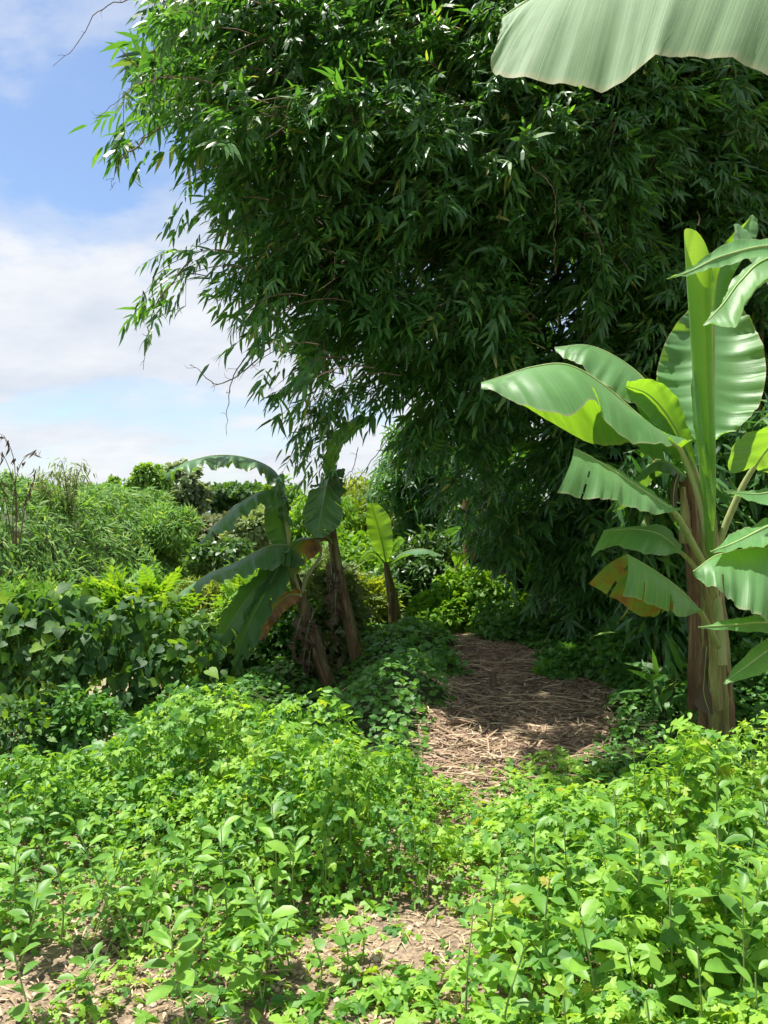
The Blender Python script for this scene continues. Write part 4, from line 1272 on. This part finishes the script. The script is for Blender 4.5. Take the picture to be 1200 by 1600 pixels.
shrub('bush', 'bright yellow green bush below the upright banana leaf', 'bush', 560, 830, 975, 15, 190, 6500, TM_LEAF4, (.1, .18), .55, M['bright'])
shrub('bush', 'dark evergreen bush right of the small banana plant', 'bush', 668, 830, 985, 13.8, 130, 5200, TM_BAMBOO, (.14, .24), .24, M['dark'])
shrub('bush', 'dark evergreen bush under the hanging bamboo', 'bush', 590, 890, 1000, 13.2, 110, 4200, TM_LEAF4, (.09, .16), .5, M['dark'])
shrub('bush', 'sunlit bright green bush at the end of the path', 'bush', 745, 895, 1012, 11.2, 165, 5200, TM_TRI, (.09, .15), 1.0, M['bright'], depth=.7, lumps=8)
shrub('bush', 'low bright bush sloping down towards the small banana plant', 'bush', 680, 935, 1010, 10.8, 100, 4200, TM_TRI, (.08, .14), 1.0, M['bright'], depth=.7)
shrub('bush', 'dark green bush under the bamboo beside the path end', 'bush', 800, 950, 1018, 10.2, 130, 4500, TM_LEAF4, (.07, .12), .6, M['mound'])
shrub('compound_leaf_shrub', 'pale compound leaved shrub between the two banana stems', 'shrub', 500, 880, 1040, 10.4, 120, 1300, TM_PINNATE, (.22, .38), .9, M['pale'], up=1.0)
shrub('compound_leaf_shrub', 'green compound leaved shrub behind the leaning banana stem', 'shrub', 425, 900, 1070, 10, 150, 1700, TM_PINNATE, (.22, .38), .9, M['bright'], up=1.0)
shrub('compound_leaf_shrub', 'light compound leaved shrub right of the reddish stem', 'shrub', 570, 900, 1020, 11.6, 90, 900, TM_PINNATE, (.2, .34), .9, M['yellow'], up=1.0)
shrub('shaded_shrub', 'tangled shaded shrub at the foot of the leaning banana', 'shrub', 440, 960, 1110, 9.4, 130, 3800, TM_LEAF4, (.07, .13), .5, M['mound'])
shrub('dry_shrub', 'dark shrub with brown leaves below the banana pair', 'shrub', 500, 990, 1110, 9.3, 100, 2000, TM_LEAF4, (.08, .15), .5, M['brownish'])
shrub('yellow_bush', 'yellow green feathery bush beyond the heart leaved shrubs', 'bush', 322, 905, 1010, 12.5, 110, 5200, TM_BAMBOO, (.12, .22), .16, M['yellow'])
shrub('compound_leaf_shrub', 'young compound leaved shrub with a yellow top above the heart leaves', 'shrub', 205, 905, 1030, 9.8, 150, 900, TM_PINNATE, (.3, .5), .85, M['bright'], up=1.2)
shrub('compound_leaf_shrub', 'drooping compound leaved shrub at the left behind heart leaves', 'shrub', 70, 930, 1040, 10.4, 130, 900, TM_PINNATE, (.25, .42), .85, M['thicket'], up=1.2)
shrub('shaded_shrub', 'low dark shrub at the river edge below the banana leaves', 'shrub', 345, 985, 1120, 8.8, 130, 3000, TM_LEAF4, (.07, .13), .55, M['heart'])
shrub('bank_bush', 'scrubby bush at the left edge above the muddy river', 'bush', 30, 1085, 1230, 5.9, 150, 1500, TM_LEAF4, (.05, .10), .55, M['heart'])
shrub('bank_bush', 'scrubby green bush below the big heart leaved shrub', 'bush', 150, 1085, 1230, 6.0, 130, 1400, TM_LEAF4, (.05, .10), .55, M['mound'])
shrub('bank_bush', 'scrubby green bush below the drooping banana leaf', 'bush', 290, 1070, 1200, 6.6, 150, 1800, TM_LEAF4, (.05, .10), .55, M['mound'])
# right of the path, under the bamboo
shrub('low_bush', 'low leafy bush at the right edge of the path', 'bush', 905, 1015, 1075, 7.9, 150, 3600, TM_TRI, (.07, .12), 1.0, M['mound'], depth=.6)
shrub('low_bush', 'leafy bush climbing towards the bamboo left of the tall banana', 'bush', 1000, 985, 1110, 7.3, 130, 4200, TM_TRI, (.07, .12), 1.0, M['mound'], depth=.7)
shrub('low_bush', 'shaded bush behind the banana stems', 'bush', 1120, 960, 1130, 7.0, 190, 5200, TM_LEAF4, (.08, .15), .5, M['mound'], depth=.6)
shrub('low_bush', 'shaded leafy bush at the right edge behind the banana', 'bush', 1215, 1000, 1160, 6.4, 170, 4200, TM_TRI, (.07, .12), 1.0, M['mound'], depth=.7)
shrub('broad_leaf_grass', 'tuft of broad bamboo leaves at the foot of the tall banana', 'plant', 1045, 1040, 1110, 6.2, 90, 60, TM_BAMBOO, (.25, .42), .16, M['mound'], stems=4)
tall_bamboo('small_bamboo', 'slender bamboo with long leaves behind the tall banana', 1020, 700, 1080, 6.9, 190, 11, M['bamboo'], (.18, .32), 44, nl=6)
tall_bamboo('small_bamboo', 'slender bamboo with long leaves at the right edge', 1180, 620, 1080, 6.9, 170, 16, M['bamboo'], (.18, .32), 30, nl=6)
# tall bamboo closing the view behind the clump
for i, (px, Y, lab) in enumerate([(780, 13.5, 'second bamboo clump standing behind the path end'), (1010, 13, 'sunlit bamboo clump glimpsed behind the great clump'), (1240, 12.5, 'bamboo clump at the right edge behind the great clump')]):
    tall_bamboo('bamboo_clump', lab, px, -150, 1000, Y, 420, 26, M['bright' if i == 1 else 'bamboo'], (.30, .48), 60, .8, nl=9)  # middle clump: sunlight painted in by a brighter leaf colour


# heart leaved shrubs on the river bank: every leaf a part
def heart_shrub(label, blobs, stems, nleaf):
    b0 = at(*stems[0][0])
    e = empty('heart_leaf_shrub', b0)
    tag(e, label, 'shrub', 'heart leaved shrubs on the river bank')
    for pts in stems:
        a_ = Acc(); tube(a_, spline([at(*q) for q in pts], 14), np.linspace(.022, .006, 14), 6); a_.build('branch', M['bark'], e)
    tot = sum(b_[4] for b_ in blobs)
    inner = Acc()
    for (px, py, Y, r, wgt) in blobs:
        c = at(px, py, Y)
        k = int(nleaf * wgt / tot)
        u = rnd_dir(k)
        u[:, 1] = -np.abs(u[:, 1]) * rng.choice([1, 1, 1, -1], k)
        P = c + u * np.array([1.3, .9, 1.0]) * r * (rng.uniform(.3, 1, k) ** .5)[:, None]
        d = norm(u * .4 + rng.normal(0, .55, (k, 3)) + np.array([0, -.2, -.6]))
        nn_ = norm(u * .5 + np.array([0, -.3, .7]) + rng.normal(0, .45, (k, 3)))
        for i in range(k):
            L = random.uniform(.055, .15)
            leaf_obj('leaf', TM_HEART, 'heart_blade', M['heart'], e, P[i], d[i], nn_[i], L, L * .95)
        kk = k * 2
        u = rnd_dir(kk)
        P = c + u * r * .72 * (rng.uniform(0, 1, kk) ** .4)[:, None]
        L = rng.uniform(.07, .13, kk)
        scatter(inner, TM_HEART, P, norm(u * .3 + rng.normal(0, .4, (kk, 3)) + np.array([0, 0, -.7])), norm(u + np.array([0, 0, .5]) + rng.normal(0, .4, (kk, 3))), L, L * .95, rng.random(kk))
    tag(inner.build('inner_leaves', M['heart'], e), kind='stuff')


heart_shrub('heart leaved shrub at the left edge above the river', [(20, 1010, 7.0, .34, 2), (40, 960, 7.2, .26, 1), (5, 1070, 6.9, .28, 1)],
            [[(30, 1150, 7.1), (28, 1080, 7.1), (25, 1000, 7.1), (35, 950, 7.2)], [(30, 1130, 7.1), (10, 1080, 7.0), (0, 1040, 7.0)]], 120)
heart_shrub('big heart leaved shrub with dark rounded leaves, middle of the bank', [(105, 970, 7.2, .34, 2), (100, 1060, 6.9, .36, 2), (150, 1010, 7.0, .36, 2), (70, 1110, 6.8, .26, 1), (130, 1110, 6.8, .25, 1)],
            [[(150, 1150, 7.1), (130, 1080, 7.1), (110, 1000, 7.1), (100, 950, 7.2)], [(150, 1140, 7.1), (170, 1060, 7.1), (190, 980, 7.1)], [(148, 1140, 7.05), (180, 1090, 7.0), (200, 1070, 7.0)]], 270)
heart_shrub('heart leaved shrub reaching under the drooping banana leaf', [(215, 970, 7.4, .36, 2), (250, 1040, 7.2, .36, 2), (210, 1095, 7.0, .26, 1), (300, 1000, 7.8, .34, 1), (320, 1060, 7.8, .32, 1)],
            [[(235, 1150, 7.3), (230, 1080, 7.3), (215, 1000, 7.4), (205, 940, 7.5)], [(235, 1140, 7.3), (270, 1070, 7.3), (310, 1000, 7.6)]], 270)

# ------------------------------------------------------------------ ground cover
CTRL = np.array([
    (-.9, 4.2, .66), (-.4, 4.2, .74), (0, 4.1, .64), (-.5, 3.7, .66), (-.1, 3.55, .62), (.1, 3.6, .55), (-.3, 3.45, .58), (.14, 3.38, .40), (-1.2, 4.0, .52), (-1.7, 4.0, .46), (-2.2, 3.9, .44), (-.4, 3.22, .02), (-.1, 3.2, .0), (-.75, 3.35, .30), (-.7, 3.1, .14),
    (-1.0, 3.2, .2), (-1.5, 3.0, .2), (-.6, 2.85, .10), (-1.0, 2.7, .05), (-.2, 2.95, -.02), (-.28, 2.82, -.06), (-.12, 2.78, .08), (-.5, 2.75, .05), (.14, 2.95, -.09), (.16, 3.1, -.06), (.05, 2.9, -.06), (0, 2.6, .08), (.3, 2.55, .12), (-.4, 2.45, .04), (-1.3, 2.2, .10), (-1.22, 2.85, -.08), (-1.3, 2.7, -.06), (-.75, 2.42, -.05), (-.6, 2.5, .03), (-.9, 2.95, .08), (-1.4, 3.25, .05), (-.1, 2.45, .10), (.1, 2.7, .10), (-.5, 2.9, .12), (-.45, 2.58, .08), (-1.0, 2.45, .08),
    (.42, 3.3, .10), (.32, 3.7, .06), (.7, 3.3, .30), (1.0, 3.3, .42), (1.4, 3.35, .76), (1.1, 3.0, .34), (1.8, 3.4, .74), (.5, 2.6, .24), (.8, 2.5, .42), (1.2, 2.5, .62), (1.5, 2.2, .66), (.8, 1.9, .36), (.4, 2.0, .16), (1.2, 1.8, .5), (2.2, 3.0, .6),
    (.2, 4.3, .10), (.6, 4.3, .05), (1.0, 4.3, .10), (1.5, 4.4, .08), (-.3, 4.9, .12), (-1.5, 4.8, .12), (.45, 4.75, -.02), (1.9, 4.8, .10), (2.3, 4.4, .12), (-2.2, 4.8, .08), (-3, 4, .2), (0, 1.8, .1), (-1, 1.8, .1), (2.6, 4, .4)])


TUS = np.stack([rng.uniform(-3, 2.6, 230), rng.uniform(1.6, 5.0, 230), rng.uniform(.14, .30, 230)], 1)
TUS_T = rng.random((230, 3))


def tussock(x, y):
    x32, y32 = np.asarray(x, np.float32), np.asarray(y, np.float32)
    q = 1 - ((x32[..., None] - TUS[:, 0].astype(np.float32)) ** 2 + (y32[..., None] - TUS[:, 1].astype(np.float32)) ** 2) / (TUS[:, 2] ** 2).astype(np.float32)
    i = q.argmax(-1)
    return np.sqrt(np.clip(q.max(-1), 0, 1)), i


def canopy(x, y):
    d2 = (x[..., None] - CTRL[:, 0]) ** 2 + (y[..., None] - CTRL[:, 1]) ** 2 + .006
    w = 1 / d2 ** 1.7
    h = (w * CTRL[:, 2]).sum(-1) / w.sum(-1)
    k = np.clip(h / .2, 0, 1)
    dome, _ = tussock(x, y)
    h = np.where(h > 0, h * (.62 + .52 * dome), h)
    return h + k * (.10 * wob(x, y, 3.0, 2) + .05 * wob(x, y, 7.5, 8)) + .02 * wob(x, y, 9, 5) - .02


def cover(name, label, n, xr, yr, mixes, mat, hfun, thin=.02, zlift=0.0):
    x = rng.uniform(*xr, n); y = rng.uniform(*yr, n)
    h = hfun(x, y)
    keep = (h > thin) & (rng.random(n) < np.clip(.12 + 2.0 * h, 0, .92))
    keep |= (rng.random(n) < .10) & (h > -.06)
    x, y, h = x[keep], y[keep], np.maximum(h[keep], .02)
    k = len(x)
    z = ground(x, y) + h * (1 - rng.random(k) ** 1.7 * .95) + zlift
    e = .03
    gx = (hfun(x + e, y) - hfun(x - e, y)) / (2 * e); gy = (hfun(x, y + e) - hfun(x, y - e)) / (2 * e)
    sn = norm(np.stack([-gx, -gy, np.ones(k) * .9], 1))
    az = rng.uniform(0, 2 * np.pi, k)
    d = norm(np.stack([np.cos(az), np.sin(az), rng.normal(-.15, .3, k)], 1) + sn * np.array([.5, .5, 0]))
    nn_ = norm(sn + rng.normal(0, .55, (k, 3)) + np.array([0, 0, .35]))
    a_ = Acc()
    _, ti = tussock(x, y)
    pick = np.where(rng.random(k) < .7, TUS_T[ti, 0], rng.random(k))
    grp = (TUS_T[ti, 1] - .5) * .9
    tsz = .66 + .5 * TUS_T[ti, 2]
    lo_ = 0
    for tm_, share, Ls, ratio in mixes:
        s_ = (pick + grp * .0 >= lo_) & (pick < lo_ + share)
        lo_ += share
        L = Ls[0] + (Ls[1] - Ls[0]) * rng.random(s_.sum()) ** 1.5
        L = L * tsz[s_]
        scatter(a_, tm_, np.stack([x, y, z], 1)[s_], d[s_], nn_[s_], L, L * ratio * rng.uniform(.85, 1.15, s_.sum()), np.clip(rng.random(s_.sum()) * .75 + .25 * rng.random(s_.sum()) + grp[s_] * .5, 0, .995))
    o = a_.build(name, mat)
    return tag(o, label, 'ground cover', kind='stuff'), (x, y, z, h)


o, (vx, vy, vz, vh) = cover('creeping_vines', 'dense sunlit creeping vines with lobed leaves in the foreground', 84000, (-3.0, 2.6), (1.6, 5.0),
      [(TM_LOBED, .40, (.03, .085), 1.0), (TM_OVATE_S, .26, (.03, .08), .55), (TM_TRI, .34, (.03, .075), 1.0)], M['vine'], canopy)
# vine stems and tendrils
a = Acc()
idx = rng.choice(np.where(vh > .15)[0], 1100)
for i in idx:
    zb = float(ground(vx[i], vy[i]))
    o2 = rng.normal(0, .05, 2)
    tube(a, np.array([(vx[i] + o2[0], vy[i] + o2[1], zb), (vx[i] + o2[0] * .2, vy[i] + o2[1] * .2, zb + (vz[i] - zb) * .6), (vx[i], vy[i], vz[i])]), [.0035, .003, .0015], 3, cap=False)
for k in range(130):
    i = rng.integers(0, len(vx))
    p0 = np.array([vx[i], vy[i], vz[i]])
    C = [p0]
    dv = norm(rng.normal(0, 1, 3) * np.array([1, 1, .4]))
    for s in range(6):
        dv = norm(dv + rng.normal(0, .45, 3) + np.array([0, 0, .05 - .1 * s]))
        C.append(C[-1] + dv * .035)
    tube(a, np.array(C), np.linspace(.0022, .0008, 7), 3, cap=False)
tag(a.build('vine_stems', M['weedstem']), 'thin stems and tendrils under the foreground vines', 'vine stems', kind='stuff')


def mid_h(x, y):
    pd = path_d(x, y)
    h = .07 + .10 * np.clip(wob(x, y, 3.0, 4) + .4, 0, 1.4)
    h = h + .12 * np.exp(-((x - .2) / .5) ** 2 - ((y - 6.6) / 1.2) ** 2)
    h = h + .2 * sst(1.9, 2.8, x) * sst(4.6, 6, y)
    return np.where(pd > -.02, -.2, h * np.clip(-pd * 4, .25, 1))


cover('ground_vines', 'green creeping plants covering the mound and both sides of the path', 46000, (-2.2, 4.6), (4.6, 11.5),
      [(TM_ROUND5, .6, (.05, .10), .95), (TM_TRI, .4, (.06, .10), 1.0)], M['mound'], mid_h)
cover('river_bank_plants', 'scrubby low plants on the slope above the river', 26000, (-6.0, -1.6), (4.5, 14), [(TM_LEAF4, .6, (.06, .12), .5), (TM_TRI, .4, (.07, .12), 1.0)], M['dark'],
      lambda x, y: .08 + .22 * wob(x, y, 1.4, 7))

# ------------------------------------------------------------------ upright weeds in the foreground
def weed(label, tip, base_off, nl, Ls, ratio=.5, mat='weed', tm=TM_WEED, key='weed_blade', group=None, whorl=True):
    tp = at(*tip)
    bx, by = tp[0] + base_off[0], tp[1] + base_off[1]
    b0 = np.array([bx, by, float(ground(bx, by))])
    e = empty('leafy_weed', b0)
    tag(e, label, 'weed', group)
    C = spline([b0 - np.array([0, 0, .03]), b0 * .55 + tp * .45 + rng.normal(0, .015, 3), tp], 12)
    a_ = Acc(); tube(a_, C, np.linspace(.0045, .002, 12), 5); a_.build('stem', M['weedstem'], e)
    ph = random.uniform(0, 6.28)
    grow = random.uniform(.65, 1.2)
    nl = max(6, int(nl * random.uniform(1.0, 1.6)))
    for k in range(nl):
        t = 1 - (k / nl) ** 1.0 * .62
        i = min(int(t * 11), 10)
        p = C[i] + (C[i + 1] - C[i]) * (t * 11 - i)
        ph += 2.4 + random.uniform(-.3, .3)
        el = .75 - .75 * (k / nl) + random.uniform(-.15, .15)
        d = np.array([math.cos(ph) * math.cos(el), math.sin(ph) * math.cos(el), math.sin(el)])
        n_ = np.array([-math.cos(ph) * math.sin(el), -math.sin(ph) * math.sin(el), math.cos(el)]) + rng.normal(0, .15, 3)
        sz = 1.05 * grow * (.6 + .4 * min(1, k / (nl * .3))) * random.uniform(Ls[0], Ls[1])
        leaf_obj('leaf', tm, key, M[mat], e, p + d * .012, d, n_, sz, sz * ratio * random.uniform(.9, 1.15))
    return e


weed('tall weed with pale broad leaves standing left of the banana stem', (990, 1150, 3.5), (.03, .05), 8, (.07, .10), .5)
weed('tall weed with upright bright leaves in front of the banana stem', (1078, 1128, 3.5), (.04, .05), 9, (.07, .10), .52)
weed('large broad leaved weed with a whorl of pale leaves, lower right', (1045, 1345, 2.35), (.07, .02), 11, (.09, .12), .58)
weed('broad leaved weed at the right edge near the bottom', (1160, 1400, 2.2), (.03, .03), 11, (.08, .11), .58)
weed('broad leaved weed left of the large whorled weed', (905, 1420, 2.3), (.05, .02), 9, (.075, .10), .55)
weed('leaning weed with dark stem, bottom left over bare soil', (265, 1445, 2.55), (.13, -.14), 11, (.075, .10), .5)
weed('tall thin weed with dark stem at the left', (120, 1290, 3.0), (.22, -.05), 11, (.08, .11), .5)
weed('weed with upright pale leaves at the left edge', (25, 1330, 2.95), (.02, .02), 11, (.075, .10), .5)
weed('leafy weed in the middle of the left patch', (345, 1290, 3.1), (.03, .02), 12, (.08, .11), .5)
weed('tall leafy weed in front of the lobed bush', (425, 1255, 3.25), (.02, .02), 12, (.08, .11), .5)
weed('leafy weed beside the bush at bottom centre right', (835, 1290, 3.0), (.02, .02), 10, (.07, .10), .5)
weed('broad leaved weed in the right mass near its top', (1140, 1240, 3.0), (.02, .02), 11, (.08, .11), .55)
weed('broad leaved weed at the bottom right corner', (1090, 1480, 2.05), (.03, .02), 10, (.08, .11), .58)
G1 = 'leafy weeds in the left foreground'
for (x, y, Y) in [(60, 1400, 2.8), (160, 1360, 2.9), (200, 1310, 3.1), (250, 1340, 3.0), (300, 1350, 2.95), (380, 1340, 2.95), (400, 1400, 2.75), (330, 1420, 2.75), (290, 1290, 3.2), (460, 1310, 3.1),
                  (180, 1270, 3.25), (90, 1350, 2.95), (430, 1450, 2.65), (350, 1490, 2.55), (20, 1480, 2.5), (10, 1250, 3.3), (150, 1500, 2.5), (70, 1240, 3.5)]:
    weed('knee high weed with pointed oval leaves in the left foreground', (x, y, Y), (random.uniform(-.12, .14), random.uniform(-.1, .1)), 10, (.05, .095), .5, group=G1)
for (x, y, Y, lab) in [(1120, 1190, 2.95, 'tall broad leaved shrub shoot at the top of the right mass'), (1040, 1215, 2.9, 'tall shoot with wide leaves left of the topmost right shoot'), (960, 1235, 2.9, 'tall leafy shoot near the path end of the right mass'),
                  (1185, 1215, 2.7, 'tall leafy shoot cut by the right edge above the middle of the weeds'), (1000, 1300, 2.5, 'tall broad leaved shoot above the large whorled weed'), (1120, 1290, 2.45, 'tall broad leaved shoot right of the large whorled weed'),
                  (880, 1275, 2.8, 'leafy shoot at the left shoulder of the right mass'), (1190, 1370, 2.2, 'wide leaved shoot at the right edge low down')]:
    weed(lab, (x, y, Y), (random.uniform(-.1, .12), random.uniform(-.08, .08)), 14, (.075, .105), .56)
G2 = 'leafy weeds in the right foreground'
for (x, y, Y) in [(940, 1320, 2.75), (1000, 1280, 2.95), (1090, 1310, 2.7), (1180, 1300, 2.7), (780, 1340, 2.75), (860, 1360, 2.6), (980, 1480, 2.1), (820, 1480, 2.2), (1180, 1520, 1.95), (1010, 1560, 1.9), (880, 1550, 2.0), (740, 1420, 2.5), (1130, 1350, 2.45)]:
    weed('broad leaved weed growing through the vines in the right foreground', (x, y, Y), (random.uniform(-.12, .14), random.uniform(-.1, .1)), 9, (.05, .09), .55, group=G2)

# big round leaves close to the bare patches
G3 = 'round leaved seedlings on bare soil'
for (x, y, Y, wh) in [(535, 1455, 2.75, 'third from the left'), (490, 1470, 2.7, 'second from the left'), (450, 1440, 2.8, 'leftmost'), (560, 1440, 2.85, 'rightmost')]:
    weed('round leaved seedling on the bare centre soil, %s of the four' % wh, (x, y, Y), (.01, .01), 4, (.055, .075), .95, tm=TM_ROUND, key='round_blade', group=G3)

# ------------------------------------------------------------------ litter, straw, stones, sticks
TM_STRIP = T([(0, .5, 0), (0, -.5, 0), (.35, .5, .05), (.35, -.5, .05), (.7, .4, .04), (.7, -.4, .04), (1, 0, 0)], [(0, 1, 3, 2), (2, 3, 5, 4), (4, 5, 6)])


def flat_scatter(acc, x, y, Ls, ws, az, lift=(.008, .03), rnd=None, tm=TM_STRIP, tilt=.12):
    k = len(x)
    L = rng.uniform(*Ls, k) * rng.choice([1, 1, .6, .4], k)
    d = norm(np.stack([np.cos(az), np.sin(az), rng.normal(0, tilt, k)], 1))
    z = ground(x, y) + rng.uniform(*lift, k)
    scatter(acc, tm, np.stack([x, y, z], 1), d, norm(np.array([0, 0, 1.0]) + rng.normal(0, .3, (k, 3))), L, rng.uniform(*ws, k), rng.random(k) if rnd is None else rnd)


a = Acc()
n = 38000
x = rng.uniform(-.5, 2.8, n); y = rng.uniform(3.9, 11.2, n)
pd = path_d(x, y)
k = (pd > -.15) & (rng.random(n) < .85)
x, y = x[k], y[k]
flat_scatter(a, x, y, (.03, .24), (.003, .016), rng.normal(.1, .9, len(x)) + rng.choice([0, math.pi], len(x)), (.006, .03))
tag(a.build('leaf_litter', M['litter']), 'dry bamboo leaves and straw strewn over the path', 'leaf litter', kind='stuff')
a = Acc()
n = 11000
x = rng.uniform(-2.2, 1.6, n); y = rng.uniform(2.1, 4.6, n)
h = canopy(x, y)
k = (h < .12) | (rng.random(n) < .25)
x, y = x[k], y[k]
flat_scatter(a, x, y, (.02, .11), (.002, .008), rng.uniform(0, 6.28, len(x)), (.003, .015), tilt=.2)
tag(a.build('straw_litter', M['straw']), 'bits of pale dry straw on the bare foreground soil', 'leaf litter', kind='stuff')
# pebbles and clods
a = Acc()
ico = T([(0, 0, 1), (.9, 0, .3), (.28, .85, .35), (-.72, .53, .3), (-.72, -.53, .3), (.28, -.85, .35), (.7, .5, -.3), (-.3, .8, -.3), (-.9, 0, -.3), (-.3, -.8, -.3), (.7, -.5, -.3)],
        [(0, 1, 2), (0, 2, 3), (0, 3, 4), (0, 4, 5), (0, 5, 1), (1, 6, 2), (2, 6, 7), (2, 7, 3), (3, 7, 8), (3, 8, 4), (4, 8, 9), (4, 9, 5), (5, 9, 10), (5, 10, 1), (1, 10, 6)])
n = 3200
x = rng.uniform(-1.8, .8, n); y = rng.uniform(2.2, 3.4, n)
k = canopy(x, y) < .10
x, y = x[k], y[k]
s = .003 + .012 * rng.random(len(x)) ** 3
scatter(a, ico, np.stack([x, y, ground(x, y) + s * .3], 1), rnd_dir(len(x), (-.2, .2)), np.tile([0, 0, 1.0], (len(x), 1)), s, s * rng.uniform(.7, 1.3, len(x)), rng.random(len(x)))
tag(a.build('gravel', M['stone']), 'small clods and pebbles on the bare soil', 'gravel', kind='stuff')
sk = 'stones on the bare soil'
for (px, py, sz) in [(500, 1475, .022), (490, 1520, .018), (150, 1440, .03), (590, 1490, .016), (615, 1530, .014), (640, 1450, .018), (240, 1500, .018)]:
    Y = F * CAM_H / (py - 800); b0 = at(px, py, Y)
    a = Acc()
    v = ico[0] * np.array([1.2, .9, .7]) * sz * rng.uniform(.8, 1.2, (len(ico[0]), 1))
    a.add(v, ico[1], ico[2], rnd=random.random())
    o = a.build('stone', M['stone'])
    o.location = (b0[0], b0[1], float(ground(b0[0], b0[1])) + sz * .3); o.rotation_euler = (0, 0, random.uniform(0, 6))
    tag(o, 'small pale stone on the bare soil in the foreground', 'stone', sk)
# longer stalks that can be told apart
for k in range(34):
    y0 = random.uniform(4.7, 8.6)
    x0 = float(np.interp(y0, PATH[:, 0], PATH[:, 1])) + random.uniform(-.75, .65) * float(np.interp(y0, PATH[:, 0], PATHW))
    an = random.gauss(.15, .45); ln = random.uniform(.3, .75)
    ts = np.linspace(-.5, .5, 8)
    X = x0 + ts * ln * math.cos(an); Yv = y0 + ts * ln * math.sin(an) + .03 * np.sin(ts * 5 + k)
    C = np.stack([X, Yv, ground(X, Yv) + .022 + .012 * np.cos(ts * 3)], 1)
    a = Acc(); tube(a, C, np.linspace(.006, .0035, 8), 5, rnd=random.random())
    tag(a.build('dry_stalk', M['straw']), 'dry straw coloured stalk lying across the path', 'stalk', 'dry stalks on the path')


def stick(name, label, pts, r0, r1, mat='straw', n=14):
    C = spline([at(*q) for q in pts], n)
    a_ = Acc(); tube(a_, C, np.linspace(r0, r1, n), 6, rnd=.7)
    return tag(a_.build(name, M[mat]), label, 'stick')


stick('bent_stick', 'bent dry tan stick leaning over the green mound', [(512, 1110, 6.6), (530, 1085, 6.6), (548, 1072, 6.6), (575, 1080, 6.6), (600, 1090, 6.55)], .008, .004)
stick('dry_stick', 'pale stick on the litter at the lower left of the path', [(668, 1212, 4.75), (700, 1195, 4.95), (735, 1178, 5.2)], .011, .006)
stick('cut_stump', 'short cut stump standing at the left side of the path', [(771, 1072, 7.3), (770, 1050, 7.3)], .035, .032, 'bark', 4)
stick('thin_stake', 'thin dry stem standing on the path edge', [(752, 1048, 8.0), (750, 1024, 8.0)], .008, .005)
stick('dry_stick', 'leaning dry twig at the dark foot of the bamboo', [(876, 1038, 8.4), (872, 1025, 8.5), (866, 1015, 8.6)], .006, .004)
stick('fallen_branch', 'dark fallen branch on soil at bottom left', [(320, 1545, 2.72), (360, 1538, 2.75), (400, 1530, 2.78)], .009, .006, 'twig')
stick('fallen_branch', 'curved tan branch over the soil at bottom centre', [(352, 1538, 2.72), (375, 1530, 2.73), (395, 1508, 2.75)], .006, .004)

# dry flotsam on the river bank at the left
a = Acc()
n = 1500
x = rng.uniform(-6.8, -2.2, n); y = rng.uniform(5.5, 14.5, n)
flat_scatter(a, x, y, (.15, .6), (.008, .03), rng.uniform(0, 6.28, n), (.0, .12), tilt=.5)
tag(a.build('bank_debris', M['litter']), 'dry twigs and debris on the river bank slope', 'debris', kind='stuff')
print('objects', len(bpy.data.objects), 'tris', sum(len(o.data.polygons) * 1.6 for o in bpy.data.objects if o.type == 'MESH' and len(o.data.polygons) > 300))
